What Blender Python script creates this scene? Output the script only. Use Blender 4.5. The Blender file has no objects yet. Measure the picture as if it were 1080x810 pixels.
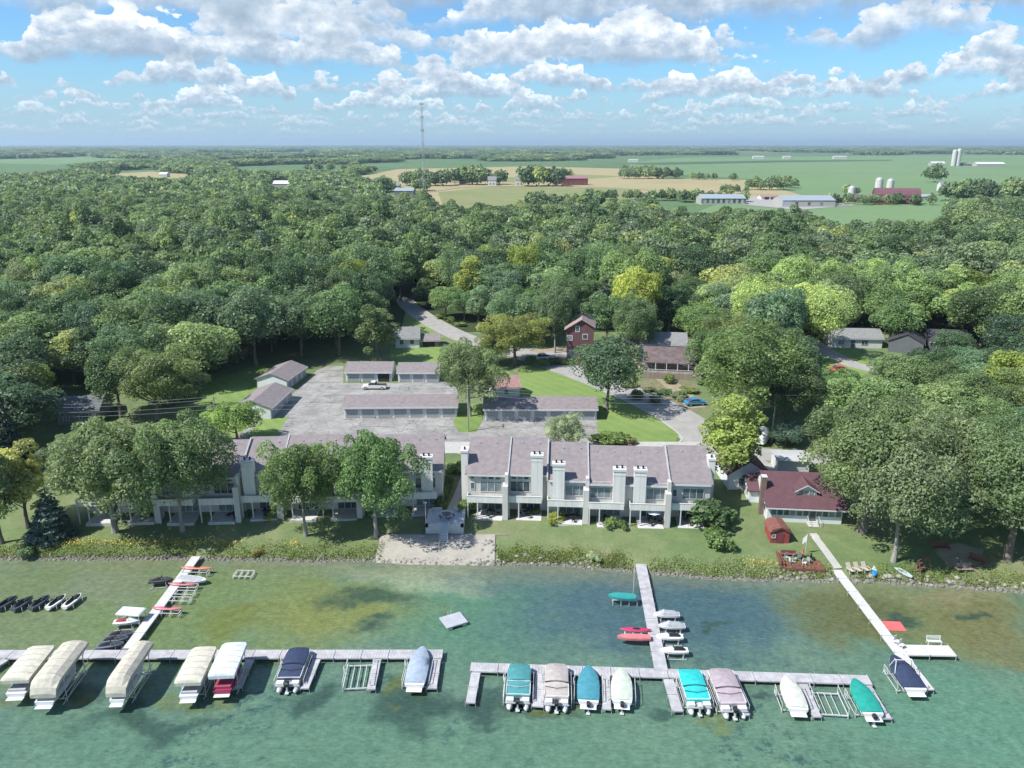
import bpy, bmesh, math, random
import numpy as np
from mathutils import Vector, Matrix, noise as mnoise
random.seed(7); R = math.radians
rng = np.random.default_rng(11)
sc = bpy.context.scene
COL = sc.collection

# ---------------------------------------------------------------- camera
FPX, W0, H0 = 822.0, 1080.0, 810.0          # focal length in photo pixels
PITCH, CAMZ = R(17.1), 55.0
cam = bpy.data.cameras.new('camera'); camo = bpy.data.objects.new('camera', cam); COL.objects.link(camo)
cam.sensor_width = 36; cam.lens = 36*FPX/W0; cam.clip_start = 1; cam.clip_end = 60000
camo.location = (0, 0, CAMZ); camo.rotation_euler = (R(90)-PITCH, 0, 0); sc.camera = camo

# ---------------------------------------------------------------- light
SUN_EL, SUN_DIR = R(50), Vector((-1, -0.42, 0)).normalized()    # direction towards the sun on the ground
SKY_STRENGTH = 0.13
EXPOSURE = 1.08
sun = bpy.data.lights.new('sun', 'SUN'); suno = bpy.data.objects.new('sun', sun); COL.objects.link(suno)
sun.energy = 3.6; sun.angle = R(0.6); sun.color = (1, .955, .89)
sv = Vector((SUN_DIR.x*math.cos(SUN_EL), SUN_DIR.y*math.cos(SUN_EL), math.sin(SUN_EL)))
suno.rotation_euler = sv.to_track_quat('Z', 'Y').to_euler(); suno.location = (-60, 60, 200)
sc.view_settings.view_transform = 'Standard'; sc.view_settings.look = 'None'
sc.view_settings.exposure = EXPOSURE; sc.view_settings.gamma = 1; sc.view_settings.use_curve_mapping = False
sc.cycles.use_denoising = True; sc.cycles.max_bounces = 5; sc.cycles.diffuse_bounces = 3; sc.cycles.glossy_bounces = 2
sc.cycles.transmission_bounces = 3; sc.cycles.transparent_max_bounces = 6; sc.cycles.volume_bounces = 0
sc.cycles.use_adaptive_sampling = True; sc.cycles.adaptive_threshold = 0.02
sc.cycles.caustics_reflective = False; sc.cycles.caustics_refractive = False

# ---------------------------------------------------------------- node helper
class NT:
    def __init__(s, tree): s.t = tree; s.n = tree.nodes; s.l = tree.links
    def new(s, typ, **kw):
        nd = s.n.new(typ)
        for k, v in kw.items(): setattr(nd, k, v)
        return nd
    def put(s, sock, v):
        if v is None: return
        if hasattr(v, 'is_output') or isinstance(v, bpy.types.NodeSocket): s.l.new(v, sock)
        else:
            if sock.type == 'RGBA' and len(v) == 3: v = tuple(v)+(1,)
            sock.default_value = v
    def math(s, op, a, b=None, c=None, clamp=False):
        nd = s.new('ShaderNodeMath', operation=op, use_clamp=clamp)
        for i, v in enumerate((a, b, c)):
            if v is not None: s.put(nd.inputs[i], v)
        return nd.outputs[0]
    def vmath(s, op, a, b=None, scale=None):
        nd = s.new('ShaderNodeVectorMath', operation=op)
        s.put(nd.inputs[0], a)
        if b is not None: s.put(nd.inputs[1], b)
        if scale is not None: s.put(nd.inputs['Scale'], scale)
        return nd.outputs['Value' if op in ('LENGTH', 'DOT_PRODUCT', 'DISTANCE') else 'Vector']
    def mix(s, f, a, b, blend='MIX'):
        nd = s.new('ShaderNodeMix', data_type='RGBA', blend_type=blend)
        s.put(nd.inputs[0], f); s.put(nd.inputs[6], a); s.put(nd.inputs[7], b); return nd.outputs[2]
    def noise(s, vec, scale, detail=3, rough=.5, dist=0, out=0):
        nd = s.new('ShaderNodeTexNoise'); s.put(nd.inputs['Vector'], vec); s.put(nd.inputs['Scale'], scale)
        nd.inputs['Detail'].default_value = detail; nd.inputs['Roughness'].default_value = rough; nd.inputs['Distortion'].default_value = dist
        return nd.outputs[out]
    def rng(s, v, a, b, c=0., d=1., smooth=False):
        nd = s.new('ShaderNodeMapRange', interpolation_type='SMOOTHSTEP' if smooth else 'LINEAR'); s.put(nd.inputs[0], v)
        for i, x in enumerate((a, b, c, d)): s.put(nd.inputs[i+1], x)
        return nd.outputs[0]
    def ramp(s, f, stops):
        nd = s.new('ShaderNodeValToRGB'); s.put(nd.inputs[0], f); e = nd.color_ramp.elements
        while len(e) < len(stops): e.new(.5)
        for el, (p, c) in zip(e, stops): el.position = p; el.color = tuple(c)+(1,)
        return nd.outputs[0]
    def bump(s, h, strength=.3, dist=.05):
        nd = s.new('ShaderNodeBump'); s.put(nd.inputs['Height'], h); nd.inputs['Strength'].default_value = strength
        nd.inputs['Distance'].default_value = dist; return nd.outputs[0]
    def sep(s, v):
        nd = s.new('ShaderNodeSeparateXYZ'); s.put(nd.inputs[0], v); return nd.outputs
    def comb(s, x, y, z):
        nd = s.new('ShaderNodeCombineXYZ'); s.put(nd.inputs[0], x); s.put(nd.inputs[1], y); s.put(nd.inputs[2], z); return nd.outputs[0]

# ---------------------------------------------------------------- sky with a cumulus layer, 1.1 to 2 km up
wd = bpy.data.worlds.new('World'); sc.world = wd; wd.use_nodes = True
w = NT(wd.node_tree); w.n.clear()
sky = w.new('ShaderNodeTexSky', sky_type='NISHITA', sun_disc=False, sun_elevation=SUN_EL, sun_rotation=math.atan2(SUN_DIR.x, SUN_DIR.y))
sky.altitude = 300; sky.air_density = 1.0; sky.dust_density = 0.6; sky.ozone_density = 2.2
D = w.new('ShaderNodeTexCoord').outputs['Generated']
dx, dy, dz = w.sep(D)
az = w.math('ARCTAN2', dx, dy)
skyc = w.vmath('MULTIPLY', sky.outputs[0], (.30, .465, .60))
skyc = w.mix(w.rng(dz, 0., .09, .85, 0), skyc, (1.62, 2.3, 2.9))
outc = skyc; PXR = 1/822.
# rows of cumulus: (base height, cloud height, amount of cover), in photo pixels above the horizon
ROWS = [(10, 5, .58), (16, 7, .6), (23, 10, .60), (31, 13, .61), (41, 17, .60), (53, 24, .58), (69, 34, .58), (89, 42, .60), (112, 52, .63), (134, 70, .70), (172, 80, .53), (230, 110, .52), (320, 150, .5), (450, 200, .5)]
for k, (bp, hp, cov) in enumerate(ROWS):
    F_ = 1/(hp*PXR)
    pl = w.comb(w.math('MULTIPLY', az, F_*(.20 if k < 6 else .15)), k*7.31+2.4, 0.)
    low = w.noise(pl, 1., 3, .55)
    lf = w.math('MULTIPLY', w.math('SUBTRACT', low, 1-cov), 5.2)
    hgt = w.math('MINIMUM', lf, 1.25)
    pd = w.comb(w.math('MULTIPLY', az, F_*.9), w.math('MULTIPLY', dz, F_*1.25), k*3.7)
    pf = w.noise(pd, 1.1, 6, .58)
    pm = w.noise(pd, 2.6, 4, .6)
    basey = w.math('ADD', bp*PXR, w.math('MULTIPLY', w.math('SUBTRACT', low, .5), hp*PXR*1.6))
    y = w.math('MULTIPLY', w.math('SUBTRACT', dz, basey), F_)            # 0 at the base, 1 at the usual top
    top = w.math('SUBTRACT', w.math('ADD', hgt, w.math('MULTIPLY', w.math('SUBTRACT', pf, .5), 2.3)), y)
    lowr = w.math('ADD', y, w.math('MULTIPLY', w.math('SUBTRACT', pf, .42), 1.0))
    soft = .10 if k > 2 else .3
    a = w.math('MULTIPLY', w.rng(top, 0, soft, 0, 1, True), w.rng(lowr, -.12, .28, 0, 1, True))
    a = w.math('MULTIPLY', a, (.35, .45, .55, .65, .8)[min(k, 4)] if k < 5 else .93)
    br = w.math('ADD', w.math('SUBTRACT', w.math('MULTIPLY', y, .62), w.math('MULTIPLY', top, .30)), w.math('ADD', .42, w.math('MULTIPLY', w.math('SUBTRACT', pm, .5), 1.6)))
    col = w.ramp(br, [(0, (1.42, 1.85, 2.35)), (.38, (2.0, 2.45, 2.95)), (.7, (3.2, 3.45, 3.75)), (1, (4.45, 4.6, 4.7))])
    outc = w.mix(a, outc, col)
bg = w.new('ShaderNodeBackground'); w.put(bg.inputs[0], outc); bg.inputs[1].default_value = SKY_STRENGTH
wo = w.new('ShaderNodeOutputWorld'); w.l.new(bg.outputs[0], wo.inputs[0])
wd.cycles.sampling_method = 'MANUAL'; wd.cycles.sample_map_resolution = 256

# ---------------------------------------------------------------- geometry helpers
FW = Vector((0, math.cos(PITCH), -math.sin(PITCH))); UP = Vector((0, math.sin(PITCH), math.cos(PITCH)))
def at(u, v, z=0.0):                       # the point of the level plane z seen at photo pixel u, v
    d = FW + Vector((1, 0, 0))*((u-W0/2)/FPX) + UP*((H0/2-v)/FPX)
    t = (z-CAMZ)/d.z
    return Vector((d.x*t, d.y*t, z))
def pix(p):
    q = Vector(p)-Vector((0, 0, CAMZ)); dd = q.dot(FW)
    return (W0/2+FPX*q.x/dd, H0/2-FPX*q.dot(UP)/dd)
SHORE_PX = [(-700, 584), (-60, 589), (0, 588), (100, 588), (205, 588), (300, 590), (405, 590), (430, 592), (520, 593), (580, 594), (640, 599), (700, 604), (760, 609), (850, 611), (920, 612), (1000, 617), (1080, 623), (1700, 640)]
SH = sorted((at(u, v+2).x, at(u, v+2).y) for u, v in SHORE_PX)
SHX = np.array([a for a, b in SH]); SHY = np.array([b for a, b in SH])
BRK = [(0, 1.6), (118, 1.8), (150, 2.6), (210, 4.0), (300, 6.0), (520, 8.0), (700, 6.0), (60000, 6.0)]
BX = np.array([a for a, b in BRK], float); BZ = np.array([b for a, b in BRK], float)
def ground_np(x, y):
    s = y - np.interp(x, SHX, SHY)
    zl = np.interp(y, BX, BZ)
    bank = np.where(s < 0, s*.35, np.where(s < 2.0, s*.42, np.where(s < 9, .84+(s-2)*.105, 99)))
    return np.clip(np.minimum(bank, zl), -2, None)
def ground(x, y): return float(ground_np(np.float64(x), np.float64(y)))
def gat(u, v, dz=0.0):                     # the ground point seen at photo pixel u, v
    z = 2.0
    for _ in range(25):
        p = at(u, v, z); z = .5*z + .5*ground(p.x, p.y)
    return Vector((p.x, p.y, ground(p.x, p.y)+dz))

def tag(o, label=None, cat=None, group=None, kind=None):
    if label: o['label'] = label
    if cat: o['category'] = cat
    if group: o['group'] = group
    if kind: o['kind'] = kind
    return o
def empty(name, loc, rz=0, label=None, cat=None, group=None):
    o = bpy.data.objects.new(name, None); COL.objects.link(o); o.location = loc; o.rotation_euler = (0, 0, rz)
    o.empty_display_size = .3
    return tag(o, label, cat, group)
def mesh_np(name, V, F, mat=None, smooth=False):
    me = bpy.data.meshes.new(name); V = np.asarray(V, np.float32); F = np.asarray(F, np.int32)
    k = F.shape[1]
    me.vertices.add(len(V)); me.vertices.foreach_set('co', V.ravel())
    me.loops.add(F.size); me.loops.foreach_set('vertex_index', F.ravel())
    me.polygons.add(len(F)); me.polygons.foreach_set('loop_start', np.arange(0, F.size, k, dtype=np.int32))
    me.polygons.foreach_set('loop_total', np.full(len(F), k, np.int32))
    if smooth: me.polygons.foreach_set('use_smooth', np.ones(len(F), bool))
    me.update(calc_edges=True)
    if mat: me.materials.append(mat)
    return me
def link(name, me, parent=None, loc=(0, 0, 0), rz=0):
    o = bpy.data.objects.new(name, me); COL.objects.link(o); o.location = loc; o.rotation_euler = (0, 0, rz)
    if parent is not None: o.parent = parent
    return o
class MB:                                  # collects shapes, builds ONE mesh
    def __init__(s): s.v = []; s.f = []
    def add(s, vs, fs, M=None):
        b = len(s.v); s.v += [tuple(M @ Vector(p)) if M else tuple(p) for p in vs]; s.f += [tuple(b+i for i in f) for f in fs]; return s
    def box(s, x0, y0, z0, x1, y1, z1, M=None):
        vs = [(x0, y0, z0), (x1, y0, z0), (x1, y1, z0), (x0, y1, z0), (x0, y0, z1), (x1, y0, z1), (x1, y1, z1), (x0, y1, z1)]
        return s.add(vs, [(3, 2, 1, 0), (4, 5, 6, 7), (0, 1, 5, 4), (1, 2, 6, 5), (2, 3, 7, 6), (3, 0, 4, 7)], M)
    def cbox(s, c, d, M=None):
        return s.box(c[0]-d[0]/2, c[1]-d[1]/2, c[2]-d[2]/2, c[0]+d[0]/2, c[1]+d[1]/2, c[2]+d[2]/2, M)
    def bar(s, p0, p1, r=.03, n=4, r1=None):
        p0, p1 = Vector(p0), Vector(p1); d = p1-p0; L = d.length
        if L < 1e-6: return s
        q = d.to_track_quat('Z', 'Y').to_matrix().to_4x4(); q.translation = p0; r1 = r if r1 is None else r1
        vs = [(math.cos(2*math.pi*(i+.5)/n)*r, math.sin(2*math.pi*(i+.5)/n)*r, 0) for i in range(n)]
        vs += [(math.cos(2*math.pi*(i+.5)/n)*r1, math.sin(2*math.pi*(i+.5)/n)*r1, L) for i in range(n)]
        fs = [(i, (i+1) % n, n+(i+1) % n, n+i) for i in range(n)]+[tuple(range(n-1, -1, -1)), tuple(range(n, 2*n))]
        return s.add(vs, fs, q)
    def loft(s, rings, caps=True, closed=True):
        n = len(rings[0]); vs = [p for r in rings for p in r]; fs = []
        for k in range(len(rings)-1):
            for i in range(n if closed else n-1):
                j = (i+1) % n; fs.append((k*n+i, k*n+j, (k+1)*n+j, (k+1)*n+i))
        if caps: fs += [tuple(range(n-1, -1, -1)), tuple((len(rings)-1)*n+i for i in range(n))]
        return s.add(vs, fs)
    def extrude(s, poly, axis, a, b, M=None):   # poly in the two other axes
        def P(t, q): return {'x': (t, q[0], q[1]), 'y': (q[0], t, q[1]), 'z': (q[0], q[1], t)}[axis]
        n = len(poly); vs = [P(a, q) for q in poly]+[P(b, q) for q in poly]
        fs = [(i, (i+1) % n, n+(i+1) % n, n+i) for i in range(n)]+[tuple(range(n-1, -1, -1)), tuple(range(n, 2*n))]
        return s.add(vs, fs, M)
    def ball(s, c, r, n=8, m=6, M=None):
        rx, ry, rz = r if isinstance(r, (tuple, list)) else (r, r, r); rings = []
        for j in range(m+1):
            t = math.pi*(j/m*.98+.01); rings.append([(c[0]+rx*math.sin(t)*math.cos(2*math.pi*i/n), c[1]+ry*math.sin(t)*math.sin(2*math.pi*i/n), c[2]-rz*math.cos(t)) for i in range(n)])
        return s.loft(rings)
    def build(s, name, mat, parent=None, smooth=False, loc=(0, 0, 0), rz=0, bevel=0):
        me = bpy.data.meshes.new(name); me.from_pydata(s.v, [], s.f)
        bm = bmesh.new(); bm.from_mesh(me)
        bmesh.ops.recalc_face_normals(bm, faces=bm.faces)
        if bevel: bmesh.ops.bevel(bm, geom=bm.edges[:], offset=bevel, segments=1, affect='EDGES')
        bm.to_mesh(me); bm.free()
        if smooth:
            for p in me.polygons: p.use_smooth = True
            try: me.set_sharp_from_angle(angle=R(38))
            except Exception: pass
        me.materials.append(mat); return link(name, me, parent, loc, rz)
KIDS = {}
def children(o): return [c for c in list(COL.objects) if c.parent == o]
def copy_tree(o, parent=None):
    c = o.copy(); COL.objects.link(c)
    if parent is not None: c.parent = parent
    for ch in o.children: copy_tree(ch, c)
    return c

# ---------------------------------------------------------------- plain materials
MATS = {}
def mat(name, col, rough=.7, var=.12, scale=1.5, metal=0, bump=0, bscale=20, streak=False, spec=.4):
    if name in MATS: return MATS[name]
    m = bpy.data.materials.new(name); m.use_nodes = True; t = NT(m.node_tree); b = t.n['Principled BSDF']
    pos = t.new('ShaderNodeTexCoord').outputs['Object']
    if streak: pos = t.vmath('MULTIPLY', pos, (1, 1, .18))
    n = t.noise(pos, scale, 4, .6)
    f = t.rng(n, .3, .7, 1-var, 1+var)
    c = t.vmath('SCALE', tuple(col), scale=f); t.put(b.inputs['Base Color'], c)
    b.inputs['Roughness'].default_value = rough; b.inputs['Metallic'].default_value = metal
    b.inputs['Specular IOR Level'].default_value = spec
    if bump: t.put(b.inputs['Normal'], t.bump(t.noise(pos, bscale, 3), bump, .05))
    MATS[name] = m; return m
# ================================================================ ground
def newmat(name):
    m = bpy.data.materials.new(name); m.use_nodes = True; t = NT(m.node_tree); MATS[name] = m
    b = t.n['Principled BSDF']; b.inputs['Specular IOR Level'].default_value = .25; b.inputs['Roughness'].default_value = .9
    pos = t.new('ShaderNodeNewGeometry').outputs['Position']
    return m, t, b, pos
def grass_mat(name, a, b_, c, big=.06, stripe=0, sc2=.6):
    m, t, b, pos = newmat(name)
    n1 = t.noise(pos, big, 3, .6); n2 = t.noise(pos, sc2, 6, .75); n3 = t.noise(pos, 7, 3, .7)
    col = t.ramp(t.math('ADD', t.math('MULTIPLY', n1, .55), t.math('MULTIPLY', n2, .45)), [(.36, a), (.5, b_), (.64, c)])
    k = t.rng(n3, .3, .7, .78, 1.22)
    if stripe:
        x, y, z = t.sep(pos)
        s = t.math('SINE', t.math('ADD', t.math('MULTIPLY', x, stripe*.75), t.math('MULTIPLY', y, stripe*.6)))
        k = t.math('MULTIPLY', k, t.rng(s, -1, 1, 
.96, 1.04))
    t.put(b.inputs['Base Color'], t.vmath('SCALE', col, scale=k))
    t.put(b.inputs['Normal'], t.bump(n3, .5, .06)); return m
g_lawn = grass_mat('lawn_grass', (.085, .135, .050), (.125, .170, .070), (.190, .195, .105), stripe=1.3)
g_bright = grass_mat('mown_grass', (.130, .205, .055), (.160, .235, .068), (.195, .255, .088), stripe=2.6)
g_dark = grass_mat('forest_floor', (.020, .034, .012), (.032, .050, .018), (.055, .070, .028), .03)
g_field = grass_mat('field_green', (.110, .190, .080), (.130, .210, .092), (.145, .225, .102), .002, sc2=.02)
g_field2 = grass_mat('field_far', (.070, .130, .052), (.085, .150, .060), (.110, .170, .070), .002, sc2=.02)
g_tan = grass_mat('field_stubble', (.270, .235, .120), (.320, .270, .150), (.250, .255, .110), .006, sc2=.04)
g_olive = grass_mat('field_hay', (.160, .185, .075), (.200, .210, .090), (.150, .190, .070), .008, sc2=.05)

def axis(fine0, fine1, step, lo, hi, growth=1.35):
    a = list(np.arange(fine0, fine1+.01, step)); s = step; x = a[-1]
    while x < hi: s = min(s*growth, 2500); x += s; a.append(x)
    s = step; x = a[0]; pre = []
    while x > lo: s = min(s*growth, 2500); x -= s; pre.append(x)
    return np.array(pre[::-1]+a)
xs = axis(-95, 95, 1.0, -26000, 26000); ys = np.unique(np.concatenate([axis(78, 122, .5, -60, 28000), BX[1:-1]]))
GX, GY = np.meshgrid(xs, ys)
GZ = ground_np(GX, GY)
s_ = GY-np.interp(GX, SHX, SHY)
j = np.where((s_ > .3) & (s_ < 8), 1, 0)*np.clip(np.sin(GX*1.7)*np.cos(GY*2.3+GX*.6), -1, 1)*.03
GZ = GZ+j*np.clip(s_, 0, 1)*(s_ < 8)
V = np.stack([GX.ravel(), GY.ravel(), GZ.ravel()], 1); nx = len(xs); ny = len(ys)
I = (np.arange(ny-1)[:, None]*nx+np.arange(nx-1)[None, :]).ravel()
F = np.stack([I, I+1, I+1+nx, I+nx], 1)
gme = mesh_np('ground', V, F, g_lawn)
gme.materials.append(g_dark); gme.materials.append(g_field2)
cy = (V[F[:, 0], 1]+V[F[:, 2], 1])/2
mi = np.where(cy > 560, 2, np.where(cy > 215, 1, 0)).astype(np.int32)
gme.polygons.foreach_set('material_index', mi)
tag(link('ground', gme), kind='structure')

def sheet(name, pts, m, lift=.02, px=True, kind='structure', z=None, thick=0):
    """a flat patch of ground, its outline given by ground points; cut where the slope of the ground changes"""
    P = [gat(*p) if px else Vector((p[0], p[1], 0)) for p in pts]
    bm = bmesh.new(); vs = [bm.verts.new((p.x, p.y, 0)) for p in P]; f = bm.faces.new(vs)
    for y in BX[1:-1]:
        bmesh.ops.bisect_plane(bm, geom=bm.verts[:]+bm.edges[:]+bm.faces[:], plane_co=(0, y, 0), plane_no=(0, 1, 0))
    for v in bm.verts: v.co.z = ground(v.co.x, v.co.y)+lift
    bmesh.ops.recalc_face_normals(bm, faces=bm.faces)
    for f in bm.faces:
        if f.normal.z < 0: f.normal_flip()
    me = bpy.data.meshes.new(name); bm.to_mesh(me); bm.free(); me.materials.append(m)
    return tag(link(name, me), kind=kind)
def smooth_line(P, n=6):
    out = []
    for i in range(len(P)-1):
        a, b, c, d = P[max(i-1, 0)], P[i], P[i+1], P[min(i+2, len(P)-1)]
        for k in range(n):
            t = k/n; out.append(.5*((2*b)+(-a+c)*t+(2*a-5*b+4*c-d)*t*t+(-a+3*b-3*c+d)*t**3))
    return out+[P[-1]]
def strip(name, pts, width, m, lift=.06, px=True, n=6, kind='structure'):
    P = [gat(*p) if px else Vector((p[0], p[1], 0)) for p in pts]
    P = smooth_line([Vector((p.x, p.y, 0)) for p in P], n); V = []; F = []
    for i, p in enumerate(P):
        d = (P[min(i+1, len(P)-1)]-P[max(i-1, 0)]).normalized(); nrm = Vector((-d.y, d.x, 0))
        wv = width[0]+(width[1]-width[0])*i/(len(P)-1) if isinstance(width, tuple) else width
        for s in (-1, -.33, .33, 1):
            q = p+nrm*s*wv/2; V.append((q.x, q.y, ground(q.x, q.y)+lift))
    for i in range(len(P)-1):
        for k in range(3):
            a = i*4+k; F.append((a, a+4, a+5, a+1))
    me = mesh_np(name, V, F, m)
    bm = bmesh.new(); bm.from_mesh(me); bmesh.ops.recalc_face_normals(bm, faces=bm.faces)
    for f in bm.faces:
        if f.normal.z < 0: f.normal_flip()
    bm.to_mesh(me); bm.free()
    return tag(link(name, me), kind=kind)

# ---------------------------------------------------------------- the lake
wm, t, b, pos = newmat('lake_water')
wn = t.noise(pos, .07, 4, .65); wn2 = t.noise(pos, .22, 5, .7); wn3 = t.noise(pos, .9, 5, .75)
warp = t.vmath('ADD', pos, t.vmath('SCALE', t.vmath('SUBTRACT', t.noise(pos, .12, 4, .6, out=1), (.5, .5, .5)), scale=14))
col = t.ramp(wn, [(.32, (.070, .135, .115)), (.5, (.098, .170, .138)), (.68, (.135, .205, .160))])
def patch(col, u, v, ru, rv, c, soft=.5, amt=1.0, rough=.5):
    p = at(u, v, 0); rx = abs(at(u+ru, v, 0).x-p.x); ry = abs(at(u, v-rv, 0).y-p.y)
    q = t.vmath('DIVIDE', t.vmath('SUBTRACT', warp, (p.x, p.y, 0)), (rx, ry, 1000.))
    d = t.vmath('LENGTH', q); d = t.math('ADD', d, t.math('MULTIPLY', t.math('SUBTRACT', wn2, .5), rough*2))
    return t.mix(t.math('MULTIPLY', t.rng(d, 1+soft, 1-soft, 0, 1, True), amt), col, c)
col = patch(col, 540, 790, 640, 42, (.088, .180, .130), .5, .5)
olive = (.165, .185, .070); sand = (.230, .275, .200); blue = (.050, .098, .128); weed = (.034, .068, .060); grn = (.110, .150, .070)
col = patch(col, 60, 640, 190, 58, (.135, .175, .100), .35)
col = patch(col, 230, 640, 150, 50, (.130, .180, .090), .4)
col = patch(col, 500, 640, 90, 45, (.075, .170, .120), .5, .8)
col = patch(col, 460, 603, 80, 14, sand, .6, .9)
col = patch(col, 700, 640, 155, 46, blue, .5, .95)
col = patch(col, 560, 602, 90, 12, blue, .5, .8)
col = patch(col, 360, 645, 80, 27, olive, .65, .85)
col = patch(col, 240, 655, 45, 14, (.130, .155, .050), .5, .8)
col = patch(col, 960, 645, 120, 40, (.135, .165, .085), .4, .95)
col = patch(col, 900, 650, 60, 26, (.095, .105, .055), .55, .8)
col = patch(col, 1040, 660, 55, 34, (.140, .135, .070), .55, .75)
col = patch(col, 1020, 628, 70, 8, (.200, .185, .120), .6, .8)
col = patch(col, 1010, 760, 120, 50, (.085, .190, .150), .5, .8)
col = patch(col, 110, 620, 60, 16, (.150, .180, .130), .5, .7)
for u, v, ru, rv in [(395, 665, 22, 6), (390, 632, 40, 8), (440, 745, 34, 14), (510, 742, 60, 12), (690, 752, 16, 6), (60, 735, 30, 8), (505, 755, 20, 7), (960, 660, 14, 5), (1030, 650, 16, 4), (745, 655, 10, 3), (590, 750, 12, 6), (150, 760, 60, 10), (800, 740, 14, 4), (318, 735, 16, 9)]:
    col = patch(col, u, v, ru*1.15, rv*1.2, weed, .6, .85, 1.0)
for u, v in [(30, 738), (60, 742), (135, 735), (206, 733), (241, 728), (430, 735), (590, 745), (760, 765)]:
    col = patch(col, u, v, 15, 8, (.120, .140, .040), .6, .55, .6)
sx, sy, sz = t.sep(pos); kx, k0 = np.polyfit([at(u_, v_).x for u_, v_ in SHORE_PX[1:-1]], [at(u_, v_).y for u_, v_ in SHORE_PX[1:-1]], 1)
ds = t.math('SUBTRACT', t.math('ADD', t.math('MULTIPLY', sx, float(kx)), float(k0)), sy)      # metres out from the shore line
ds = t.math('ADD', ds, t.math('MULTIPLY', t.math('SUBTRACT', wn2, .5), 7.))
col = t.mix(t.rng(ds, -.5, 5.5, .62, 0, True), col, (.165, .170, .115))
wb = t.math('MULTIPLY', t.rng(t.noise(warp, .055, 3, .6), .50, .60, 0, 1, True), t.rng(t.noise(pos, .55, 8, .78), .50, .60, 0, 1, True))
col = t.mix(t.math('MULTIPLY', wb, t.rng(ds, 12, 24, 0, .80)), col, (.030, .072, .078))
# the near-shore shallows brighten to sand, far weed beds mottle the rest
col = t.vmath('SCALE', col, scale=t.rng(wn3, .25, .75, .70, 1.30))
streak = t.noise(t.vmath('MULTIPLY', pos, (1, 2.2, 1)), 1.5, 5, .7)
col = t.vmath('SCALE', col, scale=t.rng(streak, .3, .7, .78, 1.22))
t.put(b.inputs['Base Color'], t.vmath('MULTIPLY', col, (.90, .92, .82)))
b.inputs['Roughness'].default_value = .12; b.inputs['Specular IOR Level'].default_value = .5; b.inputs['IOR'].default_value = 1.33
rip = t.math('ADD', t.noise(t.vmath('MULTIPLY', pos, (1, 1.9, 1)), 1.6, 5, .62), t.math('MULTIPLY', t.noise(pos, .35, 3, .5), .8))
t.put(b.inputs['Normal'], t.bump(rip, .45, .15))
Wv = [(-900, -60, 0), (900, -60, 0), (900, 150, 0), (-900, 150, 0)]
tag(link('lake_water', mesh_np('lake_water', Wv, [(0, 1, 2, 3)], wm)), kind='structure')

# ---------------------------------------------------------------- paving and roads
m_lot, t, b, pos = newmat('lot_asphalt')
wv = t.vmath('ADD', pos, t.vmath('SCALE', t.noise(pos, .25, 3, out=1), scale=3.2))
v1 = t.new('ShaderNodeTexVoronoi', feature='DISTANCE_TO_EDGE'); t.put(v1.inputs['Vector'], t.vmath('MULTIPLY', wv, (1, 1.3, 1))); v1.inputs['Scale'].default_value = .30
crack = t.rng(v1.outputs[0], .004, .022, .35, 1)
br = t.math('FRACT', t.math('MULTIPLY', t.sep(t.vmath('ADD', pos, t.vmath('SCALE', t.noise(pos, .5, 2, out=1), scale=.8)))[1], .22))
crack2 = t.rng(t.math('ABSOLUTE', t.math('SUBTRACT', br, .5)), .012, .03, .35, 1)
cb = t.ramp(t.math('ADD', t.math('MULTIPLY', t.noise(pos, .12, 4, .6), .6), t.math('MULTIPLY', t.noise(pos, 1.1, 4, .7), .4)), [(.35, (.24, .237, .225)), (.52, (.30, .295, .28)), (.7, (.36, .352, .335))])
cc = t.mix(t.rng(t.noise(pos, .09, 2), .42, .55, 1, 0, True), cb, t.vmath('SCALE', cb, scale=crack2))
cc = t.mix(crack, (.09, .09, .09), cc)
cc = t.vmath('SCALE', cc, scale=t.rng(t.noise(t.vmath('ADD', pos, (9, 4, 0)), .30, 6, .72), .40, .62, .74, 1.06))
stn = t.new('ShaderNodeTexVoronoi'); t.put(stn.inputs['Vector'], wv); stn.inputs['Scale'].default_value = .23
cc = t.vmath('SCALE', cc, scale=t.rng(stn.outputs[0], .05, .16, .62, 1, True))
t.put(b.inputs['Base Color'], cc)
def pave(name, a, b_, sc_=.5, rough=.9):
    m, t, b, pos = newmat(name); n = t.math('ADD', t.math('MULTIPLY', t.noise(pos, sc_, 5, .65), .7), t.math('MULTIPLY', t.noise(pos, 9, 2), .3))
    t.put(b.inputs['Base Color'], t.ramp(n, [(.35, a), (.65, b_)])); return m
m_road = pave('road_surface', (.25, .245, .235), (.34, .33, .315)); m_conc = pave('concrete_path', (.34, .34, .32), (.43, .42, .40), 1.2)
m_sand = pave('beach_sand', (.26, .245, .21), (.37, .35, .31), .5); m_dirt = pave('bare_ground', (.22, .19, .13), (.32, .28, .20), .6)
m_bedg = pave('garden_bed', (.10, .12, .05), (.22, .19, .12), .9)

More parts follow.
